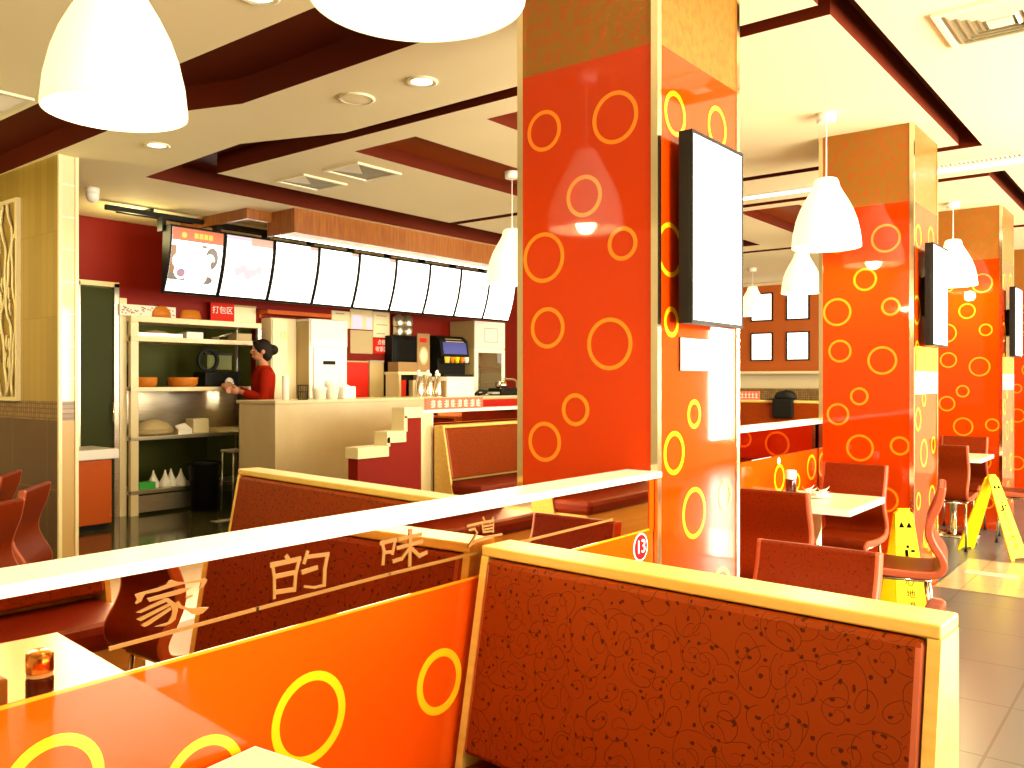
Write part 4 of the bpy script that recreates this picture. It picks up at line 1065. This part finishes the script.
mb = MB(); mb.box(-.285, -.262, -.15, .15, .01, .20, M['brownbox']); mb.build('side_flap', t)
t = thing('juicer', 'chrome and black counter appliance with arched handle at right end of counter', 'appliance', (9.25, 7.45, 1.19))
mb = MB(); mb.box(-.18, .18, -.13, .13, 0, .10, M['black'], .02); mb.build('base', t)
mb = MB(); mb.tube([(-.17, -.1, .09), (-.17, -.1, .19), (-.10, -.1, .225), (.10, -.1, .225), (.17, -.1, .19), (.17, -.1, .09)], .014, M['chrome']); mb.build('handle', t)
mb = MB(); mb.lathe([(.07, .1), (.085, .12), (.08, .18), (.05, .2), (.001, .205)], M['chrome'], c=(-.04, 0, 0), seg=20); mb.build('dome', t)
t = thing('cable_heap', 'dark heap of small tools and a grey keypad left of the chrome appliance', 'tools', (8.83, 7.42, 1.19))
mb = MB(); mb.tube([(-.16, 0, .015), (-.08, -.06, .03), (0, .02, .045), (.08, -.05, .04), (.14, .03, .02)], .018, M['black'], 8); mb.tube([(-.14, .05, .02), (-.02, .08, .07), (.1, .02, .05)], .02, M['black'], 8); mb.build('tools', t)
mb = MB(); mb.box(.02, .18, -.11, -.02, .02, .05, M['grey'], .008); mb.build('keypad', t)

# wooden canopy over the counter
t = thing('counter_canopy', 'orange wood veneer canopy hanging from the ceiling above the menu boards', 'canopy', (5.12, 6.66, 2.80))
mb = MB(); mb.box(0, 5.4, 0, .02, 0, .23, M['canopy']); mb.build('front_fascia', t)
mb = MB(); mb.box(0, .02, .02, .42, 0, .23, M['canopy']); mb.build('end_fascia', t)
mb = MB(); mb.box(.02, 5.4, .02, .42, .02, .03, M['canopy_soffit']); mb.build('soffit', t)
mb = MB(); mb.box(.02, 5.4, .34, .40, .012, .02, M['tube']); mb.build('light_strip', t)
mb = MB(); mb.box(-.28, -.24, .35, 1.5, .13, .23, M['canopy']); mb.box(-.24, .02, .35, .39, .13, .23, M['canopy']); mb.build('return_fascia', t)

# menu boards
t = thing('board_rail', 'black ceiling rails carrying the menu boards', 'rail', (0, 0, 0))
mb = MB(); mb.box(3.86, 10.2, 7.74, 7.78, 2.955, 3.0, M['blackm']); mb.box(4.05, 10.2, 7.92, 7.95, 2.975, 3.015, M['blackm']); mb.build('rail', t)
mb = MB()
for i in range(10): mb.box(4.36 + i * .59, 4.40 + i * .59, 7.67, 7.76, 2.82, 2.96, M['blackm'])
mb.build('hanger', t)
mb = MB()
for x in (4.3, 6.0, 8.0, 9.9): mb.box(x - .015, x + .015, 7.74, 7.95, 3.0, 3.03, M['blackm'])
mb.build('bracket', t)
BW = .580
def bcurve(z):           # depth of the curved face at height z
    u = z / .64
    return .13 * (1 - u) ** 2 - .02 * u
for i in range(9):
    t = thing('menu_board', ['first lit menu board from the left, orange heading above dishes', 'second lit menu board from the left, faint pink dishes', 'third lit menu board from the left, white', 'fourth lit menu board from the left, white', 'middle of the nine lit menu boards, white', 'sixth lit menu board from the left, white', 'seventh lit menu board from the left, white', 'eighth lit menu board from the left, nearly at the column', 'last lit menu board, partly behind the nearest column'][i], 'menu board', (4.385 + i * .590, 7.58, 2.235), group='lit menu boards in a row')
    n = 12
    mb = MB(); bm = mb.bm; k = mb.mi(M['black'])
    prof = [(bcurve(.64 * j / n), .64 * j / n) for j in range(n + 1)] + [(.12, .64), (.16, 0)]
    A = [bm.verts.new((0, y, z)) for y, z in prof]; B = [bm.verts.new((BW, y, z)) for y, z in prof]
    for q in (A, B): bm.faces.new(q).material_index = k
    for j in range(len(prof)): bm.faces.new([A[j], A[(j + 1) % len(prof)], B[(j + 1) % len(prof)], B[j]]).material_index = k
    mb.build('case', t)
    def strip(mb, x0, x1, z0, z1, m, o=.003, nn=10):
        for j in range(nn):
            a = z0 + (z1 - z0) * j / nn; b = z0 + (z1 - z0) * (j + 1) / nn
            mb.face([(x0, bcurve(a) - o, a), (x1, bcurve(a) - o, a), (x1, bcurve(b) - o, b), (x0, bcurve(b) - o, b)], m)
    mb = MB(); strip(mb, .018, BW - .018, .022, .62, M['board']); p = mb.build('lit_panel', t)
    def blob(mb, x, z, r, m, sz=1.0, o=.006):
        mb.face([(x + r * math.cos(a), bcurve(z + sz * r * math.sin(a)) - o, z + sz * r * math.sin(a)) for a in [2 * PI * q / 24 for q in range(24)]], m)
    mb = MB()
    if i == 0:
        strip(mb, .018, BW - .018, .50, .62, M['board_orange'], .005, 4)
        strip(mb, .018, .07, .13, .45, M['board_brown'], .0045, 6); strip(mb, .018, .22, .13, .19, M['board_grey'], .0046, 2)
        for c in range(4): strip(mb, .245 + c * .052, .288 + c * .052, .535, .585, M['board_yellow'], .007, 2)
        blob(mb, .14, .555, .028, M['board_yellow'])
        blob(mb, .45, .36, .07, M['board_grey'], 1.5); blob(mb, .43, .33, .055, M['board'], 1.3, .0075); blob(mb, .47, .30, .03, M['board_grey'], 1.2, .009)
        blob(mb, .42, .15, .07, M['board_grey'], .55); blob(mb, .30, .18, .12, M['board'], .8, .009)
        blob(mb, .09, .31, .055, M['board'], 1.1, .009); blob(mb, .14, .20, .065, M['board'], .9, .008); blob(mb, .14, .20, .045, M['board_mauve'], .9, .0095)
        blob(mb, .28, .33, .125, M['board'], .9, .010); blob(mb, .36, .465, .03, M['board_grey'], .5)
    elif i == 1:
        strip(mb, .3, BW - .018, .54, .62, M['board_peach'], .005, 3); strip(mb, .018, .3, .58, .62, M['board_pink'], .005, 2)
        for q in range(5): blob(mb, .17 + .06 * q, .27 + .035 * math.sin(q * 2.1), .045, M['board_pink'], 1, .006 + .0004 * q)
        blob(mb, .30, .28, .03, M['board_pink'], 1, .0085)
    elif i < 5:
        strip(mb, BW - .12, BW - .018, .585, .62, M['board_peach'], .005, 2)
    else:
        blob(mb, .45, .42, .03, M['board_yellow'] if i == 7 else M['board_pink'], .6)
    mb.build('printed_image', p)

# ------------------------------------------------------------------ the worker
def merged(meshes, voxel, name, m, parent):
    bm = bmesh.new()
    for a in meshes: bm.from_mesh(a)
    me = bpy.data.meshes.new(name); bm.to_mesh(me); bm.free()
    o = bpy.data.objects.new(name, me); COL.objects.link(o)
    rm = o.modifiers.new('r', 'REMESH'); rm.mode = 'VOXEL'; rm.voxel_size = voxel; rm.use_smooth_shade = True
    sm = o.modifiers.new('m', 'SMOOTH'); sm.iterations = 2
    dg = bpy.context.evaluated_depsgraph_get()
    out = bpy.data.meshes.new_from_object(o.evaluated_get(dg)); o.modifiers.clear(); o.data = out
    out.materials.clear(); out.materials.append(m)
    for p in out.polygons: p.use_smooth = True
    if parent: o.parent = parent
    return o
def ell(c, r, seg=20, rings=14):
    bm = bmesh.new(); bmesh.ops.create_uvsphere(bm, u_segments=seg, v_segments=rings, radius=1)
    for v in bm.verts: v.co = Vector((c[0] + v.co.x * r[0], c[1] + v.co.y * r[1], c[2] + v.co.z * r[2]))
    me = bpy.data.meshes.new('e'); bm.to_mesh(me); bm.free(); return me
per = thing('person', 'person in red uniform top with black hair in a bun, working at the steel shelf', 'person', (5.84, 8.14, 0), PI - .45)
per.scale = (1.07, 1.07, 1.07)
# body faces +X
def tubes(*paths):
    mb = MB()
    for p, r in paths: mb.tube(p, r, M['skin'], 14)
    me = bpy.data.meshes.new('tb'); bmesh.ops.recalc_face_normals(mb.bm, faces=mb.bm.faces); mb.bm.to_mesh(me); mb.bm.free(); return me
def loft(rows, seg=24):
    """rows: (cx, z, rx, ry) ellipses stacked upwards"""
    bm = bmesh.new()
    R = [[bm.verts.new((cx + rx * math.cos(2 * PI * k / seg), ry * math.sin(2 * PI * k / seg), z)) for k in range(seg)] for cx, z, rx, ry in rows]
    for a, b in zip(R, R[1:]):
        for k in range(seg): bm.faces.new([a[k], a[(k + 1) % seg], b[(k + 1) % seg], b[k]])
    bm.faces.new(R[0][::-1]); bm.faces.new(R[-1])
    me = bpy.data.meshes.new('lf'); bm.to_mesh(me); bm.free(); return me
TORSO = [(0, .80, .10, .15), (0, .90, .115, .165), (.0, 1.0, .10, .145), (.005, 1.08, .09, .13), (.01, 1.18, .10, .145), (.01, 1.28, .11, .165), (.0, 1.36, .10, .175), (-.005, 1.41, .075, .13), (.0, 1.445, .055, .065), (.015, 1.50, .048, .05), (.025, 1.54, .045, .047)]
SH_R, EL_R, WR_R = (.0, -.165, 1.365), (.05, -.215, 1.12), (.27, -.13, 1.22)
SH_L, EL_L, WR_L = (.0, .165, 1.365), (.05, .215, 1.12), (.26, .13, 1.19)
def mid(a, b, u): return tuple(a[i] + (b[i] - a[i]) * u for i in range(3))
def arm(S, E, W, g=0.0): return ([S, mid(S, E, .5), E, mid(E, W, .5), W], [.058 + g, .050 + g, .042 + g, .036 + g, .027 + g])
def leg(s, g=0.0): return ([(0, s * .085, .92), (.012, s * .095, .70), (.02, s * .10, .50), (-.01, s * .10, .30), (-.015, s * .10, .06)], [.088 + g, .078 + g, .058 + g, .056 + g, .04 + g])
def head(): return [ell((.03, 0, 1.62), (.095, .075, .105)), ell((.055, 0, 1.565), (.062, .056, .06)), ell((.122, 0, 1.60), (.020, .014, .022)), ell((.108, 0, 1.55), (.018, .026, .012)), ell((.02, -.076, 1.605), (.022, .011, .03)), ell((.02, .076, 1.605), (.022, .011, .03))]
def hand(w, d, side):
    w = Vector(w); d = Vector(d).normalized(); up = Vector((0, 0, 1)); s = d.cross(up).normalized()
    out = [ell(tuple(w + d * .045), (.046, .026, .038))]
    pl = []
    for k, (o, L) in enumerate(((-.027, .068), (-.009, .078), (.009, .074), (.026, .058))):
        b = w + d * .07 - up * o
        pl.append(([b, b + d * L * .45 + s * side * .006, b + d * L * .75 + s * side * .02 - up * .004, b + d * L * .9 + s * side * .038 - up * .01], [.0105, .010, .009, .008]))
    b = w + d * .025 + up * .028
    pl.append(([b, b + d * .025 + up * .02 + s * side * .015, b + d * .055 + up * .022 + s * side * .03], [.013, .012, .009]))
    out.append(tubes(*pl))
    return out
parts = [loft(TORSO), tubes(arm(SH_R, EL_R, WR_R), arm(SH_L, EL_L, WR_L), leg(1), leg(-1))] + [ell(p, (.06, .06, .06)) for p in (SH_R, SH_L)] + [ell(p, (.043, .043, .043)) for p in (EL_R, EL_L)] + head()
parts += [ell((.05, s * .10, .04), (.12, .042, .04)) for s in (-1, 1)]
parts += hand(WR_R, (.85, .25, .2), 1) + hand(WR_L, (.9, -.2, .15), -1)
merged(parts, .007, 'body', M['skin'], per)
# face details
mb = MB()
for s in (-1, 1):
    mb.lathe([(.001, 0), (.008, .003), (.009, .006), (.001, .012)], M['white'], c=(.118, s * .030, 1.612), seg=12)
mb.build('eyes', per)
mb = MB(); mb.box(.118, .124, -.02, .02, 1.543, 1.551, M['redsign'], .002); mb.build('mouth', per)
merged([ell((.015, 0, 1.635), (.104, .086, .105)), ell((-.02, 0, 1.60), (.075, .083, .10)), ell((-.095, 0, 1.625), (.055, .058, .055)), ell((.085, 0, 1.70), (.03, .06, .022))], .008, 'hair', M['hair'], per)
G = .016
shirt = [loft([(cx, z, rx + G, ry + G) for cx, z, rx, ry in TORSO[1:9]] + [(.008, 1.462, .066, .07)])]
for S, E, W in ((SH_R, EL_R, WR_R), (SH_L, EL_L, WR_L)):
    p, r = arm(S, E, mid(E, W, .82), G)
    shirt += [tubes((p, r)), ell(S, (.078, .076, .074)), ell(E, (.06, .06, .06))]
merged(shirt, .009, 'shirt', M['redshirt'], per)
merged([loft([(0, .80, .112, .165), (0, .90, .127, .178), (0, .98, .112, .158)]), tubes(*[([q for q in leg(s)[0][:4]] + [(-.015, s * .10, .10)], [.102, .092, .074, .068, .064]) for s in (-1, 1)])], .010, 'trousers', M['trouser'], per)
for s in (-1, 1):
    mb = MB(); mb.box(-.07, .20, s * .10 - .05, s * .10 + .05, 0, .085, M['black'], .03); mb.build('shoe', per)
# ------------------------------------------------------------------ light
def area(name, loc, rot, sx, sy, power, col):
    l = bpy.data.lights.new(name, 'AREA'); l.shape = 'RECTANGLE'; l.size = sx; l.size_y = sy; l.energy = power; l.color = col
    o = bpy.data.objects.new(name, l); COL.objects.link(o); o.location = loc; o.rotation_euler = rot
    return o
def point(name, loc, power, col, r=.06):
    l = bpy.data.lights.new(name, 'POINT'); l.energy = power; l.color = col; l.shadow_soft_size = r
    o = bpy.data.objects.new(name, l); COL.objects.link(o); o.location = loc
    return o
WARM = (1, .82, .36); DAY = (1, .92, .76)
for i, (a, b) in enumerate(WX):
    area('window_daylight', ((a + b) / 2, -3.55, 1.55), (PI / 2, 0, 0), b - a, 2.4, DAYP, DAY)
for (x, y), lab in PEND:
    point('pendant_glow', (x, y, CZ - .80), PENDP, WARM, .05)
for x, y in ((3.378, 3.288), (3.16, 5.627), (2.2, 3.1)):
    l = bpy.data.lights.new('downlight_spot', 'SPOT'); l.energy = SPOTP; l.color = WARM; l.spot_size = 2.2; l.spot_blend = .6; l.shadow_soft_size = .05
    o = bpy.data.objects.new('downlight_spot', l); COL.objects.link(o); o.location = (x, y, CZ - .02)
# canopy lamp, then added fill lights without fittings
area('canopy_light', (7.6, 7.03, 2.79), (0, 0, 0), 4.8, .12, CANP, WARM)
point('kitchen_fill', (5.0, 9.5, 2.7), KITP, (1, .92, .62), .15)  # added fill for the kitchen behind the hatch
point('hall_fill', (4.2, 7.9, 2.8), HALLP, WARM, .12)  # added fill, brightens the ceiling and red wall nearby
point('hall_fill', (1.2, 6.9, 2.3), 60, WARM, .2)  # added fill out of view, brightens the tiled wall at left
w = bpy.data.worlds.new('World'); scene.world = w; w.use_nodes = True
bg = w.node_tree.nodes['Background']; bg.inputs[0].default_value = (1, .90, .68, 1); bg.inputs[1].default_value = 1.0

# ------------------------------------------------------------------ camera
cam = bpy.data.cameras.new('Camera'); co = bpy.data.objects.new('Camera', cam); COL.objects.link(co)
co.location = (0, 0, 1.40)
co.rotation_euler = (PI / 2, 0, math.radians(38.25 - 90))
cam.sensor_width = 36; cam.lens = 36 * 860 / 1024
cam.shift_y = -(384 - 380) / 1024
cam.clip_start = .02
scene.camera = co
scene.view_settings.view_transform = 'Standard'; scene.view_settings.look = 'None'
scene.view_settings.gamma = 1; scene.view_settings.use_curve_mapping = False
scene.view_settings.exposure = EXPO
